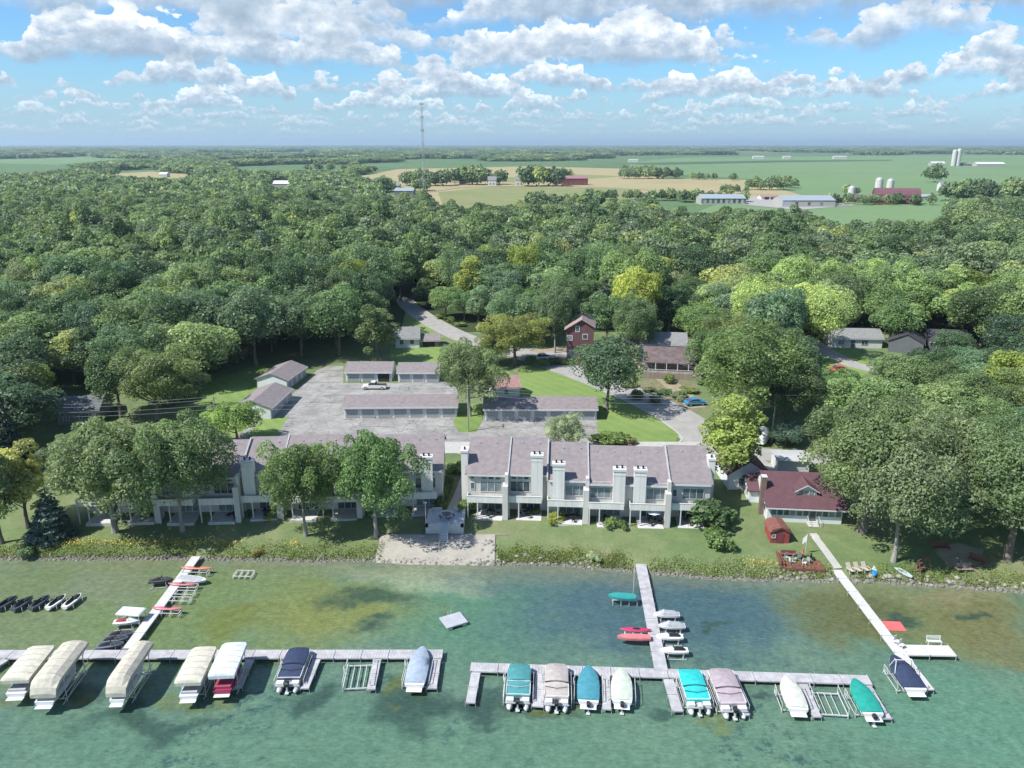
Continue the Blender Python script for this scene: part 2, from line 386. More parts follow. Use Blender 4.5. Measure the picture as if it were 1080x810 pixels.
lot = [(228, 470), (262, 452), (300, 424), (334, 391), (345, 386), (362, 386), (362, 404), (418, 404), (470, 402), (482, 410), (484, 446), (508, 446), (512, 430), (630, 431), (630, 455), (646, 466), (716, 468), (722, 476), (500, 482), (480, 478), (440, 478), (228, 478)]
sheet('parking_lot', lot, m_lot, .012)
sheet('driveway', [(440, 466), (735, 466), (775, 470), (780, 476), (735, 478), (440, 478)], m_conc, .02)
strip('main_road', [(360, 262), (424, 298), (428, 318), (440, 329), (462, 343), (492, 357), (545, 372), (600, 390), (650, 409), (692, 427), (722, 444), (752, 470), (800, 500)], (5.5, 9.5), m_road, .016, n=10)
strip('side_road', [(735, 474), (790, 478), (850, 482), (920, 486)], 5.5, m_road, .022)
strip('upper_lane', [(842, 352), (885, 378), (915, 388), (950, 392), (1100, 400)], 5.0, m_road, .02)
strip('house_drive', [(560, 372), (585, 368), (640, 372), (690, 392), (735, 430)], 4.0, m_dirt, .012)
sheet('gravel_drive', [(492, 357), (560, 364), (620, 372), (640, 384), (560, 384)], m_road, .010)
# bright mown lawns
sheet('west_lawn', [(206, 434), (216, 404), (262, 388), (298, 381), (288, 402), (262, 440), (262, 456), (236, 462)], g_bright, .008)
sheet('lot_verge', [(258, 462), (278, 440), (304, 440), (290, 462)], g_bright, .017)
sheet('north_lawn', [(412, 401), (412, 366), (470, 362), (520, 380), (545, 398), (540, 404)], g_bright, .009)
sheet('middle_lawn', [(548, 420), (545, 398), (556, 380), (585, 386), (634, 405), (642, 419)], g_bright, .009)
sheet('upper_verge', [(424, 344), (428, 328), (455, 346), (470, 356), (424, 358)], g_bright, .009)
sheet('road_lawn', [(630, 420), (650, 420), (692, 440), (716, 458), (712, 467), (646, 466), (630, 455)], g_bright, .018)
sheet('island_lawn', [(478, 446), (484, 426), (510, 426), (508, 446), (502, 456), (484, 456)], g_bright, .019)
sheet('yard_lawn', [(864, 368), (900, 366), (930, 388), (905, 398), (868, 390)], g_bright, .006)
sheet('garden_bed', [(655, 408), (690, 398), (735, 405), (740, 432), (724, 440), (690, 424)], m_bedg, .008)
strip('road_kerb', [(634, 412), (660, 423), (690, 439), (713, 455), (719, 463), (712, 469)], .35, m_conc, .03)
# the beach, walks
sheet('beach', [(411, 565), (521, 565), (517, 586), (505, 592), (425, 592), (408, 586)], m_sand, .0)
bo = bpy.data.objects['beach']; bpy.data.objects.remove(bo)
Vb = []; Fb = []
pa, pb = gat(409, 565), gat(521, 565)
gx = np.linspace(pa.x-1.0, pb.x+.2, 40); 
for i, x in enumerate(gx):
    y0 = np.interp(x, SHX, SHY)-.6; y1 = pa.y-1.8*0
    for jx, y in enumerate(np.linspace(y0, y1, 16)): Vb.append((x, y, ground(x, y)+.13))
for i in range(39):
    for k in range(15): a = i*16+k; Fb.append((a, a+16, a+17, a+1))
tag(link('beach_sand', mesh_np('beach_sand', Vb, Fb, m_sand, True)), kind='structure')
strip('garden_path', [(472, 546), (486, 515), (492, 493), (484, 489)], 1.35, m_conc, .03)
strip('front_walk', [(857, 563), (868, 578), (884, 600)], 1.1, m_conc, .09)
sheet('fire_pit_ground', [(985, 580), (1010, 572), (1038, 580), (1030, 596), (1000, 598)], m_dirt, .02)
# ---------------------------------------------------------------- fields beyond the wood
FIELDS = [
 ('green_field', [(655, 172), (720, 166), (1150, 163), (1150, 222), (880, 224), (842, 206), (800, 190), (700, 183)], g_field, .25),
 ('stubble_field', [(380, 186), (420, 178.5), (560, 175.5), (655, 178), (700, 188), (790, 190), (845, 206), (760, 216), (700, 205), (610, 222), (470, 222), (452, 205)], g_tan, .30),
 ('far_green_field', [(360, 173.5), (520, 170), (700, 167), (655, 177), (560, 174.5), (420, 178)], g_field2, .2),
 ('hay_field', [(462, 203), (520, 197), (660, 199), (690, 207), (600, 224), (470, 224)], g_olive, .35),
 ('left_far_field', [(-60, 171), (90, 164.5), (135, 167.5), (60, 174)], g_field, .2),
 ('left_near_field', [(-60, 178), (40, 174), (78, 176), (30, 183), (-60, 185)], g_field2, .2),
 ('left_bare_strip', [(100, 184.5), (160, 181), (212, 184.5), (190, 189), (140, 187)], g_tan, .2),
 ('pasture', [(240, 176), (330, 172), (372, 173), (360, 180), (260, 181)], g_field2, .2),
 ('barn_pasture', [(700, 240), (760, 214), (850, 219), (900, 219), (1120, 218), (1120, 238)], g_field, .28),
 ('farm_yard', [(760, 214), (800, 207), (850, 208), (905, 217), (840, 222)], m_road, .45),
 ('far_field_a', [(200, 161.5), (330, 160), (360, 162), (220, 164)], g_field, .15),
 ('far_field_b', [(760, 158.8), (960, 158.3), (1000, 160), (800, 161)], g_olive, .15),
 ('far_field_c', [(480, 160), (600, 159), (650, 161), (520, 162.5)], g_olive, .15),
 ('far_field_d', [(20, 158.7), (120, 158), (160, 159.5), (60, 160.8)], g_field, .15),
]
for nme, pts, m, lf in FIELDS: sheet(nme, pts, m, lf)
strip('farm_lane', [(452, 203), (500, 197.5), (600, 197.2), (700, 202), (765, 212)], 7, m_dirt, .55)
strip('farm_lane', [(842, 212), (880, 213), (985, 206), (1100, 204)], 6, m_dirt, .55)
strip('country_road', [(660, 178.5), (740, 177.5), (860, 181), (1100, 186)], 9, m_road, .6)
sheet('hay_strip', [(480, 190), (600, 184), (660, 186), (560, 193)], g_olive, .42)
# crop stripes across the far field
g_dkf = grass_mat('field_rows', (.05, .085, .04), (.06, .10, .045), (.075, .115, .05), .002, sc2=.02)
sheet('field_strip', [(640, 172.6), (800, 169.6), (940, 168.6), (942, 169.6), (820, 171.4), (700, 174)], g_dkf, .5)
# ---------------------------------------------------------------- haze
hm = bpy.data.materials.new('haze'); hm.use_nodes = True; t = NT(hm.node_tree); t.n.clear()
pv = t.new('ShaderNodeVolumePrincipled'); pv.inputs['Color'].default_value = (.60, .80, .97, 1); pv.inputs['Density'].default_value = HAZE = .00008
pv.inputs['Anisotropy'].default_value = .25
to = t.new('ShaderNodeOutputMaterial'); t.l.new(pv.outputs[0], to.inputs['Volume'])
hz = MB().box(-27500, -80, -3.5, 27500, 29500, 140).build('haze', hm); tag(hz, kind='stuff')
hm.cycles.homogeneous_volume = True
# ================================================================ foliage
def leaf_mat(name, stops, transl=.40):
    m = bpy.data.materials.new(name); m.use_nodes = True; t = NT(m.node_tree); b = t.n['Principled BSDF']
    oi = t.new('ShaderNodeObjectInfo'); at_ = t.new('ShaderNodeAttribute', attribute_name='tone')
    base = t.ramp(oi.outputs['Random'], stops)
    tone = t.rng(at_.outputs['Fac'], 0, 1, .62, 1.42)
    base = t.vmath('SCALE', base, scale=tone)
    warm = t.mix(t.rng(at_.outputs['Fac'], .45, 1., 0, .30), base, t.vmath('MULTIPLY', base, (1.35, 1.12, .8)))
    c = t.vmath('MULTIPLY', warm, oi.outputs['Color'])
    t.put(b.inputs['Base Color'], c); b.inputs['Roughness'].default_value = .5; b.inputs['Specular IOR Level'].default_value = .45
    tr = t.new('ShaderNodeBsdfTranslucent'); t.put(tr.inputs[0], t.vmath('MULTIPLY', c, (1.3, 1.4, .7)))
    ms = t.new('ShaderNodeMixShader'); ms.inputs[0].default_value = transl
    t.l.new(b.outputs[0], ms.inputs[1]); t.l.new(tr.outputs[0], ms.inputs[2]); t.l.new(ms.outputs[0], t.n['Material Output'].inputs[0])
    MATS[name] = m; return m
GREENS = [(0, (.075, .125, .052)), (.2, (.095, .155, .062)), (.4, (.120, .175, .072)), (.55, (.095, .155, .078)), (.72, (.140, .190, .075)), (.88, (.108, .155, .088)), (1, (.165, .200, .068))]
GREENS = [(p, (c[0]*f*1.24, c[1]*f*1.18, c[2]*f*1.42)) for (p, c), f in zip(GREENS, (.80, 1.15, 1.45, 1.0, 1.6, 1.25, 1.75))]
m_leaf = leaf_mat('leaves', GREENS)
m_leafd = leaf_mat('leaves_one_tone', [(0, (.168, .220, .112)), (1, (.168, .220, .112))])
m_needle = leaf_mat('needles', [(0, (.055, .090, .060)), (1, (.075, .115, .075))], .08)
m_bark = mat('bark', (.15, .13, .11), .9, .35, 2.0, bump=.6, bscale=8, streak=True)
m_barkl = mat('pale_bark', (.26, .25, .23), .9, .35, 2.0, bump=.6, bscale=8, streak=True)

def leaf_cloud(lobes, n, size, seed, drop=.3, inner=.12, up=.25, aspect=1.5, core=1.):
    """leaf sprigs scattered over the upper and outer skin of many overlapping lobes (centre, radii)"""
    g = np.random.default_rng(seed); C = np.array([l[0] for l in lobes]); Rr = np.array([l[1] for l in lobes])
    wgt = (Rr[:, 0]*Rr[:, 1])**.9+.001; wgt[0] *= core; idx = g.choice(len(lobes), n, p=wgt/wgt.sum())
    d = g.normal(size=(n, 3)); d /= np.linalg.norm(d, axis=1)[:, None]
    d[:, 2] = np.where((d[:, 2] < -drop) & (g.random(n) < .8), -d[:, 2], d[:, 2])
    rad = 1-np.abs(g.normal(0, .09, n)); inn = g.random(n) < inner; rad[inn] = g.uniform(.4, .9, inn.sum())
    # bumpy skin
    ph = g.uniform(0, 6.28, (len(lobes), 3))[idx]
    rad *= 1+.10*np.sin(5*d[:, 0]+ph[:, 0])*np.cos(5*d[:, 1]+ph[:, 1])+.07*np.sin(9*d[:, 2]+ph[:, 2])
    P = C[idx]+d*Rr[idx]*rad[:, None]
    nr = d+g.normal(0, .72, (n, 3)); nr[:, 2] += up; nr /= np.linalg.norm(nr, axis=1)[:, None]
    a = np.cross(nr, g.normal(size=(n, 3))); a /= np.linalg.norm(a, axis=1)[:, None]+1e-9; b = np.cross(nr, a)
    s = size*g.uniform(.6, 1.4, n)[:, None]; a = a*s*aspect/2; b = b*s/2; k = nr*s*.18
    V = np.stack([P-a, P-b*1.0-k*0, P+a, P+b], 1).reshape(-1, 3)
    F = np.arange(n*4).reshape(-1, 4)
    lt = g.normal(0, .20, len(lobes))[idx]
    tone = np.clip(.5+lt+g.normal(0, .13, n), 0, 1)
    return V, F, np.repeat(tone, 4)
def crown_mesh(name, lobes, n, size, seed, m, **kw):
    V, F, tone = leaf_cloud(lobes, n, size, seed, **kw)
    me = mesh_np(name, V, F, m); A = me.attributes.new('tone', 'FLOAT', 'POINT'); A.data.foreach_set('value', tone.astype(np.float32)); return me
def lobes_round(seed, rx=1., rz=1., n=26, lr=.34, z0=0., flat=.0, holes=0, core=True):
    g = np.random.default_rng(seed); out = []
    if core: out.append(((0, 0, z0), (.70*rx, .70*rx, .70*rz)))
    gold = math.pi*(3-math.sqrt(5)); off = g.uniform(0, 6)
    for i in range(n):
        z = 1-(i+.5)/n*1.78; r = math.sqrt(max(0, 1-z*z)); th = i*gold+off+g.normal(0, .25)
        q = g.uniform(.52, .90)*(1+.22*math.sin(2*th+seed)+.12*math.sin(3*th+seed*2))
        l = lr*g.uniform(.55, 1.35)
        if g.random() < holes: continue
        out.append(((r*math.cos(th)*q*rx, r*math.sin(th)*q*rx, z0+z*q*rz*(1-flat*0)), (l*rx, l*rx, l*min(rx, rz)*1.0)))
    for _ in range(int(n*.25)):
        a = g.uniform(0, 6.28); q = g.uniform(0, .45); l = lr*1.25
        out.append(((math.cos(a)*q*rx, math.sin(a)*q*rx, z0+g.uniform(-.2, .35)*rz), (l*rx, l*rx, l*rz)))
    return out
def limbs(mb, lobes, h0, zc, r0, scale, n=7, seed=1, top=.75):
    g = random.Random(seed); top_p = Vector((g.uniform(-.2, .2), g.uniform(-.2, .2), zc*top+h0*0))
    rings = []; N = 6
    for i in range(N+1):
        f = i/N; r = r0*(1.55 if i == 0 else 1.12 if i == 1 else 1)*(1-.72*f); c = top_p*f+Vector((math.sin(f*5+seed)*.12, math.cos(f*4+seed)*.10, 0))*(1 if i else 0)
        rings.append([(c.x+r*math.cos(k*math.pi/4), c.y+r*math.sin(k*math.pi/4), c.z-(.3 if i == 0 else 0)) for k in range(8)])
    mb.loft(rings)
    for l in sorted(g.sample(lobes, min(n, len(lobes))), key=lambda q: q[0][2]):
        c = Vector(l[0]); f = min(.95, max(.38, (c.z/(zc*top))*.55)); st = top_p*f
        mid = st.lerp(c, .5)+Vector((0, 0, -.3*scale*.2))
        mb.bar(st, mid, r0*.42*(1-f*.5), 6, r0*.24); mb.bar(mid, c, r0*.24, 5, r0*.08)
# each kind of tree: height 1 trunk included is scaled later; dimensions here in metres for a tree 16 m tall
TREES = {}
def add_kind(key, lobes, zc, n, size, seed, m, r0=.32, bark=None, limbn=8, top=.8, **kw):
    cm = crown_mesh('crown', lobes, n, size, seed, m, **kw)
    mb = MB(); limbs(mb, lobes, 0, zc, r0, 5, limbn, seed, top)
    tmp = mb.build('trunk', bark or m_bark, smooth=True); tm = tmp.data; bpy.data.objects.remove(tmp)
    TREES[key] = (cm, tm)
def sc_lobes(L, rx, rz, zc): return [((c[0]*rx, c[1]*rx, zc+c[2]*rz), (r[0]*rx, r[1]*rx, r[2]*rx)) for c, r in L]
for i in range(6):          # broad round crowns 11 m wide, 15 m tall
    L = sc_lobes(lobes_round(20+i, n=30+i*2, lr=.33), 5.6+.2*(i % 3), 5.2, 8.8+.3*(i % 2))
    add_kind(f'broad{i}', L, 11, 18000, .27, 100+i, m_leaf, core=1.6)
for i in range(2):          # tall ovals
    L = sc_lobes(lobes_round(50+i, n=30, lr=.36), 3.9, 7.0, 9.6)
    add_kind(f'oval{i}', L, 13, 13000, .29, 200+i, m_leaf, core=1.6)
for i in range(3):          # airy spreading crown, gaps, pale trunk
    L = sc_lobes(lobes_round(70+i, n=56, lr=.21, holes=.08), 6.4, 5.5, 8.0)
    add_kind(f'airy{i}', L, 11, 32000, .165, 300+i, m_leafd, .26, m_barkl, 14, inner=.05, aspect=1.9)
for i in range(2):          # very large crowns, many more and finer boughs
    L = sc_lobes(lobes_round(140+i, n=70, lr=.23), 5.6, 5.4, 8.4)
    add_kind(f'huge{i}', L, 11, 44000, .155, 800+i, m_leafd, core=1.5, limbn=12)
def cone_lobes(seed, H, Rr, nl=11):
    g = np.random.default_rng(seed); out = [((0, 0, H*.4), (Rr*.4, Rr*.4, H*.35))]
    for j in range(nl):
        f = j/(nl-1); z = 1.2+f*(H-1.6); rr = Rr*(1-f)**.9+.15; k = max(3, int(9*(1-f)+3))
        for i in range(k):
            a = 6.28*(i+.5*(j % 2))/k+g.normal(0, .15); q = rr*g.uniform(.48, .72)
            out.append(((math.cos(a)*q, math.sin(a)*q, z-.22*q), (rr*.48, rr*.48, rr*.16+.22)))
    return out
for i in range(2):
    L = cone_lobes(90+i, 16, 3.3); add_kind(f'spruce{i}', L, 16, 8000, .30, 400+i, m_needle, .26, None, 2, .95, drop=.9, up=.1, aspect=2.2)
# bushes: local height about 2, radius 1
for i in range(4):
    L = [((c[0], c[1], .95+c[2]*.9), r) for c, r in lobes_round(120+i, n=16, lr=.42)]
    cm = crown_mesh('crown', L, 1500, .17, 500+i, m_leafd); TREES[f'bush{i}'] = (cm, None)
# light versions for the far wood
LOW = []
def low(name, lobes, n, size, seed, m, **kw):
    o = link(name, crown_mesh(name, lobes, n, size, seed, m, **kw)); COL.objects.unlink(o); LOW.append(o); return o
mid_protos = [low('wood_tree', sc_lobes(lobes_round(20+i, n=26, lr=.35), 5.8, 5.4, 8.6), 6500, .48, 600+i, m_leaf) for i in range(5)]
mid_protos += [low('wood_tree', sc_lobes(lobes_round(60, n=24, lr=.38), 4.2, 6.9, 9.2), 4800, .48, 660, m_leaf)]
far_protos = [low('far_tree', sc_lobes(lobes_round(30+i, n=9, lr=.5), 6.4, 5.6, 7.2), 420, 1.7, 700+i, m_leaf, up=.5) for i in range(4)]
hor_protos = [low('grove', sc_lobes(lobes_round(40+i, n=12, lr=.42), 34, 6.0, 6.0), 700, 5.0, 720+i, m_leaf, up=.6) for i in range(3)]
for o in mid_protos: o.color = (1.14, 1.12, 1.05, 1)
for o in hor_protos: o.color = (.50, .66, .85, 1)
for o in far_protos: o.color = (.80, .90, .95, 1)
for o in hor_protos:
    v = np.empty(len(o.data.vertices)*3, np.float32); o.data.vertices.foreach_get('co', v); v = v.reshape(-1, 3)
    v[:, 2] = v[:, 2].clip(.2, 16+3*np.sin(v[:, 0]*.15)); o.data.vertices.foreach_set('co', v.ravel())

def in_poly(x, y, poly):
    c = False; n = len(poly); j_ = n-1
    for i_ in range(n):
        xi, yi = poly[i_]; xj, yj = poly[j_]
        if (yi > y) != (yj > y) and x < (xj-xi)*(y-yi)/(yj-yi)+xi: c = not c
        j_ = i_
    return c
TREE_LABEL = {}
def tree(kind, loc, s, sz=None, rz=None, label='tree', group=None, color=(1, 1, 1), name='broadleaf_tree', cat='tree'):
    cm, tm = TREES[kind]; rz = random.uniform(0, 6.28) if rz is None else rz
    r = empty(name, loc, rz, label, cat, group); r.scale = (s, s, sz or s)
    c = link('crown', cm, r); c.color = tuple(color)+(1,)
    if tm: link('trunk', tm, r)
    return r
KEEP = []       # image regions that stay open: a tree whose crown would cover one is not planted
def clear_of(x, y, z, h, rad):
    for f, k in ((0., 0.), (.45, 0.), (.75, 0.), (1., 0.), (.6, -1.), (.6, 1.), (.85, -.7), (.85, .7), (.3, -1), (.3, 1)):
        u, v = pix((x+k*rad, y, z+f*h))
        for P in KEEP:
            if P[0] <= u <= P[1] and P[2] <= v <= P[3] and in_poly(u, v, P[4]): return False
    return True
def keep(*pts): KEEP.append((min(p[0] for p in pts), max(p[0] for p in pts), min(p[1] for p in pts), max(p[1] for p in pts), pts))
# townhouses, yard and everything on the lot
keep((60, 440), (200, 440), (262, 445), (262, 388), (300, 379), (334, 381), (366, 376), (360, 388), (412, 380), (412, 345), (424, 320), (414, 298), (425, 294), (440, 315), (470, 338), (500, 352), (550, 366), (592, 368), (592, 328), (640, 328), (648, 366), (676, 378), (676, 348), (718, 346), (745, 372), (752, 410), (745, 430), (800, 470), (800, 450), (860, 462), (870, 470), (880, 520), (900, 560), (1090, 590), (1090, 640), (-20, 640), (-20, 540), (60, 540))
keep((212, 432), (216, 404), (255, 389), (300, 380), (345, 384), (330, 460), (240, 470))
keep((862, 366), (895, 360), (935, 384), (905, 396), (866, 388))
keep((888, 345), (918, 345), (922, 362), (890, 364))
keep((964, 348), (1012, 348), (1014, 370), (966, 372))
keep((62, 412), (104, 412), (104, 446), (60, 446))
keep((895, 392), (915, 400), (900, 420), (888, 410))
# fields
keep((372, 186), (420, 179), (560, 175.5), (655, 178), (700, 170), (1150, 163), (1150, 205), (1000, 209), (895, 205), (850, 205), (780, 200), (740, 206), (680, 208), (600, 215), (460, 215), (458, 206))
keep((640, 168.5), (1100, 164), (1100, 200), (800, 196), (700, 180), (640, 178))
keep((370, 173), (520, 171), (660, 169), (655, 176), (560, 174.5), (420, 178))
keep((738, 206), (890, 204), (980, 196), (980, 216), (870, 220), (738, 219))
keep((860, 222), (990, 220), (1010, 228), (880, 232)); keep((700, 216), (750, 214), (745, 222), (690, 224))
keep((-60, 171), (90, 165), (135, 168), (60, 174)); keep((-60, 178), (40, 175), (78, 177), (30, 182), (-60, 184))
keep((108, 184.5), (160, 181.5), (208, 184.5), (188, 188), (140, 186.5)); keep((240, 176), (330, 173), (372, 174), (360, 179), (262, 180))
keep((200, 161.5), (330, 160), (360, 162), (220, 164)); keep((284, 190), (306, 190), (306, 197), (284, 197)); keep((405, 192), (436, 192), (436, 207), (405, 206))
# ---------------------------------------------------------------- trees one can pick out
PLACED = []; g0 = random.Random(21)
def ptree(kind, u, v, h, rad, label, color=(1, 1, 1), dz=0, name='broadleaf_tree', group=None, rz=None, H0_=14.5, R0_=5.9):
    """a tree standing at ground pixel u, v; h its height and rad its crown radius in metres"""
    p = gat(u, v); s = rad/R0_; sz = h/H0_
    if kind.startswith('broad') and rad >= 7.5: kind = 'huge%d' % (int(kind[-1]) % 2)
    if kind.startswith('spruce'): s, sz = rad/3.4, h/16.
    if kind.startswith('oval'): s, sz = rad/4.4, h/17.
    if kind.startswith('airy'): s, sz = rad/6.6, h/13.6
    PLACED.append((p.x, p.y, rad)); 
    return tree(kind, (p.x, p.y, p.z-.1), s, sz, rz, label, group, color, name)
Y = (1.55, 1.28, .75); DK = (.62, .68, .80); BL = (.80, .95, 1.15); LT = (1.35, 1.25, 1.2); PL = (1.5, 1.45, 1.6); N_ = (1, 1, 1)
# shore trees before the left townhouses
ptree('airy0', 122, 561, 18.2, 9.4, 'wide airy tree with grey trunk at the left end of the left townhouses', (1.15, 1.15, 1.1), name='shade_tree')
ptree('airy1', 193, 560, 17.6, 7.8, 'tall shade tree right of the widest one before the left townhouses', (1.1, 1.2, 1.1), name='shade_tree')
ptree('airy2', 323, 565, 15.0, 6.0, 'round shade tree, left one of the pair before the middle of the left townhouses', (1.0, 1.15, .85), name='shade_tree')
ptree('airy0', 397, 566, 17.0, 6.9, 'shade tree nearest the sandy beach before the left townhouses', (.85, 1.1, .85), name='shade_tree', rz=2.)
ptree('oval0', 2, 573, 15, 4.0, 'pale yellow green tree at the left edge of the shore lawn', (1.6, 1.35, 1.1), name='shade_tree')
ptree('spruce0', 56, 566, 8.5, 3.0, 'small blue spruce on the left shore lawn', (1.5, 1.6, 2.0), name='spruce_tree')
ptree('oval1', 30, 556, 13.5, 4.0, 'yellow tipped tree behind the small spruce on the left shore lawn', (1.55, 1.3, .9), name='shade_tree')
ptree('airy1', 88, 508, 9.0, 5.4, 'grey green tree behind the left end of the left townhouses', (1.2, 1.2, 1.4), name='shade_tree', rz=1)
ptree('broad1', 250, 466, 7.8, 4.9, 'bright green bushy tree behind the left townhouses beside the parking lot', (1.25, 1.3, .8))
# trees around the lot
ptree('broad0', 167, 443, 15.8, 8.8, 'broad dome shaped tree left of the west lawn', (1.15, 1.15, .95))
ptree('broad3', 128, 440, 14.5, 6.4, 'round tree beside the grey house on the left', (.95, 1.05, .9))
ptree('airy2', 496, 439, 16, 7.0, 'leafy tree on the grass island between the two long garages', (1.12, 1.15, 1.1), rz=3)
ptree('broad2', 640, 432, 15, 6.9, 'dark round tree on the lawn beside the curving road', (.62, .75, .62))
ptree('oval1', 398, 383, 14.8, 5.0, 'dark tree standing behind the double garage', (.50, .58, .62), name='dark_tree')
ptree('broad4', 543, 385, 13.5, 8.6, 'yellow green tree over the road bend', (1.5, 1.3, .8))
ptree('airy0', 585, 372, 19, 6.0, 'tall drooping tree left of the red house', (1.0, 1.1, 1.15), name='drooping_tree')
ptree('broad5', 668, 378, 17, 7.6, 'large dome shaped tree between the red house and the house with the porch', (.95, 1.05, 1.0))
ptree('spruce0', 636, 345, 17, 4.4, 'tall dark spruce behind the red house', (1.0, 1.05, 1.1), name='spruce_tree')
ptree('broad3', 790, 452, 22.5, 12.5, 'huge green tree above the road on the right', (1.05, 1.15, .85))
ptree('broad0', 824, 457, 15.5, 7.6, 'dark green tree behind the utility pole', (.62, .72, .62))
ptree('oval0', 770, 512, 15.5, 5.6, 'bright yellow green tree at the right end of the right townhouses', (1.5, 1.32, .85))
ptree('broad5', 828, 470, 4.5, 3.2, 'low blue green tree beside the white trailer', (.55, .68, .85))
ptree('airy1', 597, 478, 7.6, 4.0, 'small silvery tree behind the right townhouses', (2.1, 1.9, 2.6), rz=4, name='silver_tree')
ptree('broad2', 738, 372, 13, 6.5, 'round tree beyond the porch house beside the huge green tree', (1.1, 1.15, .85))
ptree('broad0', 705, 352, 14, 7.0, 'tree directly behind the blue grey house', (.9, 1.05, 1.0))
ptree('broad1', 755, 400, 12, 6.0, 'dark tree at the end of the garden bed', (.75, .85, .7))
ptree('broad4', 470, 336, 10, 5.5, 'tree on the bank beyond the road bend', (1.0, 1.15, .9)); ptree('oval0', 505, 345, 12, 4.6, 'tall tree on the bank beyond the road, behind the yellow green one', (.95, 1.05, 1.1))
ptree('broad5', 535, 352, 12, 6.0, 'grey green tree just behind the yellow green one at the road bend', (.95, 1.05, 1.15)); ptree('broad3', 560, 350, 13, 5.5, 'tree left of the tall drooping one', (1.1, 1.15, .9))
ptree('broad0', 522, 384, 7, 4.2, 'small pale tree beside the road between the two leafy ones', (1.35, 1.35, 1.0))
ptree('broad4', 944, 418, 9.5, 6.2, 'light green tree in front of the bungalow lane', (1.15, 1.2, .85)); ptree('broad1', 976, 408, 8.6, 6.4, 'grey green tree before the left dark house', (1.0, 1.12, .95)); ptree('broad2', 1020, 408, 8.8, 6.2, 'blue green tree before the right dark house', (.85, 1.05, 1.1))
ptree('broad5', 942, 364, 12, 6.0, 'tree between the bungalow and the dark houses', (1.0, 1.1, .9)); ptree('broad0', 880, 432, 9, 5.6, 'dark tree below the red car', (.7, .85, .65))
for q in [('broad1', 640, 362, 13, 6.4, 'tree right behind the low garage wing of the red house'), ('huge0', 600, 340, 15, 8.0, 'broad tree standing behind the red house on the left'), ('broad3', 770, 385, 14, 7.6, 'tall tree between the porch house and the huge green one'), ('broad5', 725, 338, 14, 7.6, 'tree above the roof of the blue grey house, right side'), ('broad0', 450, 322, 9, 4.8, 'tree on the outer side of the upper road'), ('broad4', 490, 338, 9, 5.0, 'light green tree on the bank above the road, second from the road'), ('oval1', 575, 356, 13, 4.4, 'dark oval tree behind the tall drooping one')]:
    ptree(*q, g0.choice([(1.1, 1.2, .9), (.85, 1.0, .9), (1.25, 1.25, 1.0)]))
ptree('broad1', 1003, 383, 8, 4.5, 'low dark tree directly in front of the pair of dark houses', (.8, .95, .8))
# the yard of the cottage
ptree('broad1', 909, 562, 21, 9.6, 'tall tree just right of the maroon roofed cottage', (1.0, 1.05, .95), name='shade_tree')
ptree('airy0', 942, 592, 18, 7.8, 'leaning silvery tree at the shore right of the cottage', (1.2, 1.18, 1.25), name='shade_tree', rz=2.5)
ptree('broad4', 1062, 590, 20, 9.2, 'big tree with grey trunk at the right edge of the shore', (1.0, 1.1, 1.0), name='shade_tree')
ptree('airy2', 985, 540, 17, 7.4, 'pale crowned tree behind the fire pit', (1.2, 1.18, 1.2), name='shade_tree')
ptree('broad2', 1035, 515, 14.5, 8.0, 'dense tree behind the right shore yard', (.95, 1.1, .9), name='shade_tree')
ptree('broad0', 950, 500, 14.5, 8.0, 'broad tree beyond the cottage near the side road', (1.1, 1.15, 1.0), name='shade_tree')
ptree('broad5', 1110, 560, 15, 8.0, 'tree at the far right edge above the fire pit yard', (.9, 1.0, .8), name='shade_tree')
ptree('broad3', 905, 470, 13.5, 7.2, 'light green tree behind the white garage roof', (1.1, 1.15, .9))
ptree('broad1', 1010, 460, 14.5, 8.6, 'broad tree on the right above the shore yards', (1.0, 1.1, .9))
ptree('broad2', 1085, 470, 14.0, 8.2, 'tree at the right edge behind the shore yards', (1.05, 1.1, .9))
# ---------------------------------------------------------------- the wood: nearest trees as single trees, the rest one mass
pts = []
g = random.Random(5)
def density_ok(u, v, x, y):
    if y < 118: return False
    # right side reaches the shore yards, left side too
    if u < 60: return v < 545
    if v > 452 and 225 < u < 800: return False
    if v > 500 and u < 885: return False
    if v > 520: return False
    return True
yy = 122.
while yy < 560:
    sp = 9.0 if yy < 330 else 9.6
    xx = -.74*yy-26+g.uniform(0, sp)
    while xx < .74*yy+26:
        x = xx+g.uniform(-2.6, 2.6); y = yy+g.uniform(-2.6, 2.6); z = ground(x, y)
        u, v = pix((x, y, z))
        h = (g.uniform(13.5, 21) if y < 400 else g.uniform(12, 17)) if y > 175 else g.uniform(12, 17); rad = g.uniform(5.6, 9.2)
        if u > 700 and y < 330: h *= .9
        if density_ok(u, v, x, y) and all((x-a)**2+(y-b)**2 > (.75*rad+.55*r)**2 for a, b, r in PLACED) and clear_of(x, y, z, h, rad*.9):
            pts.append((x, y, z, h, rad))
        xx += sp
    yy += sp*.88
pts.sort(key=lambda p: math.hypot(p[0], p[1]))
def region_tone(x, y):
    n = mnoise.noise(Vector((x*.012, y*.012, 3.3))); return n
def tree_color(x, y, u):
    n = region_tone(x, y); q = g.random()
    if q < .05: return (1.42, 1.25, .62)
    if q < .15: return (.50, .58, .62)
    if q < .25: return (.95, 1.06, 1.18)
    if q < .32: return (1.35, 1.25, 1.2)
    base = 1.0+n*.45+(.10 if u > 560 else -.12)
    if u > 650: return (1.18*base, 1.15*base, .92*base)
    return (.95*base, 1.05*base, 1.02*base)
inds = [p for p in pts if abs(pix(p[:3])[0]-540) < 620 and pix(p[:3])[1] > 0][:262]
iset = set(id(p) for p in inds)
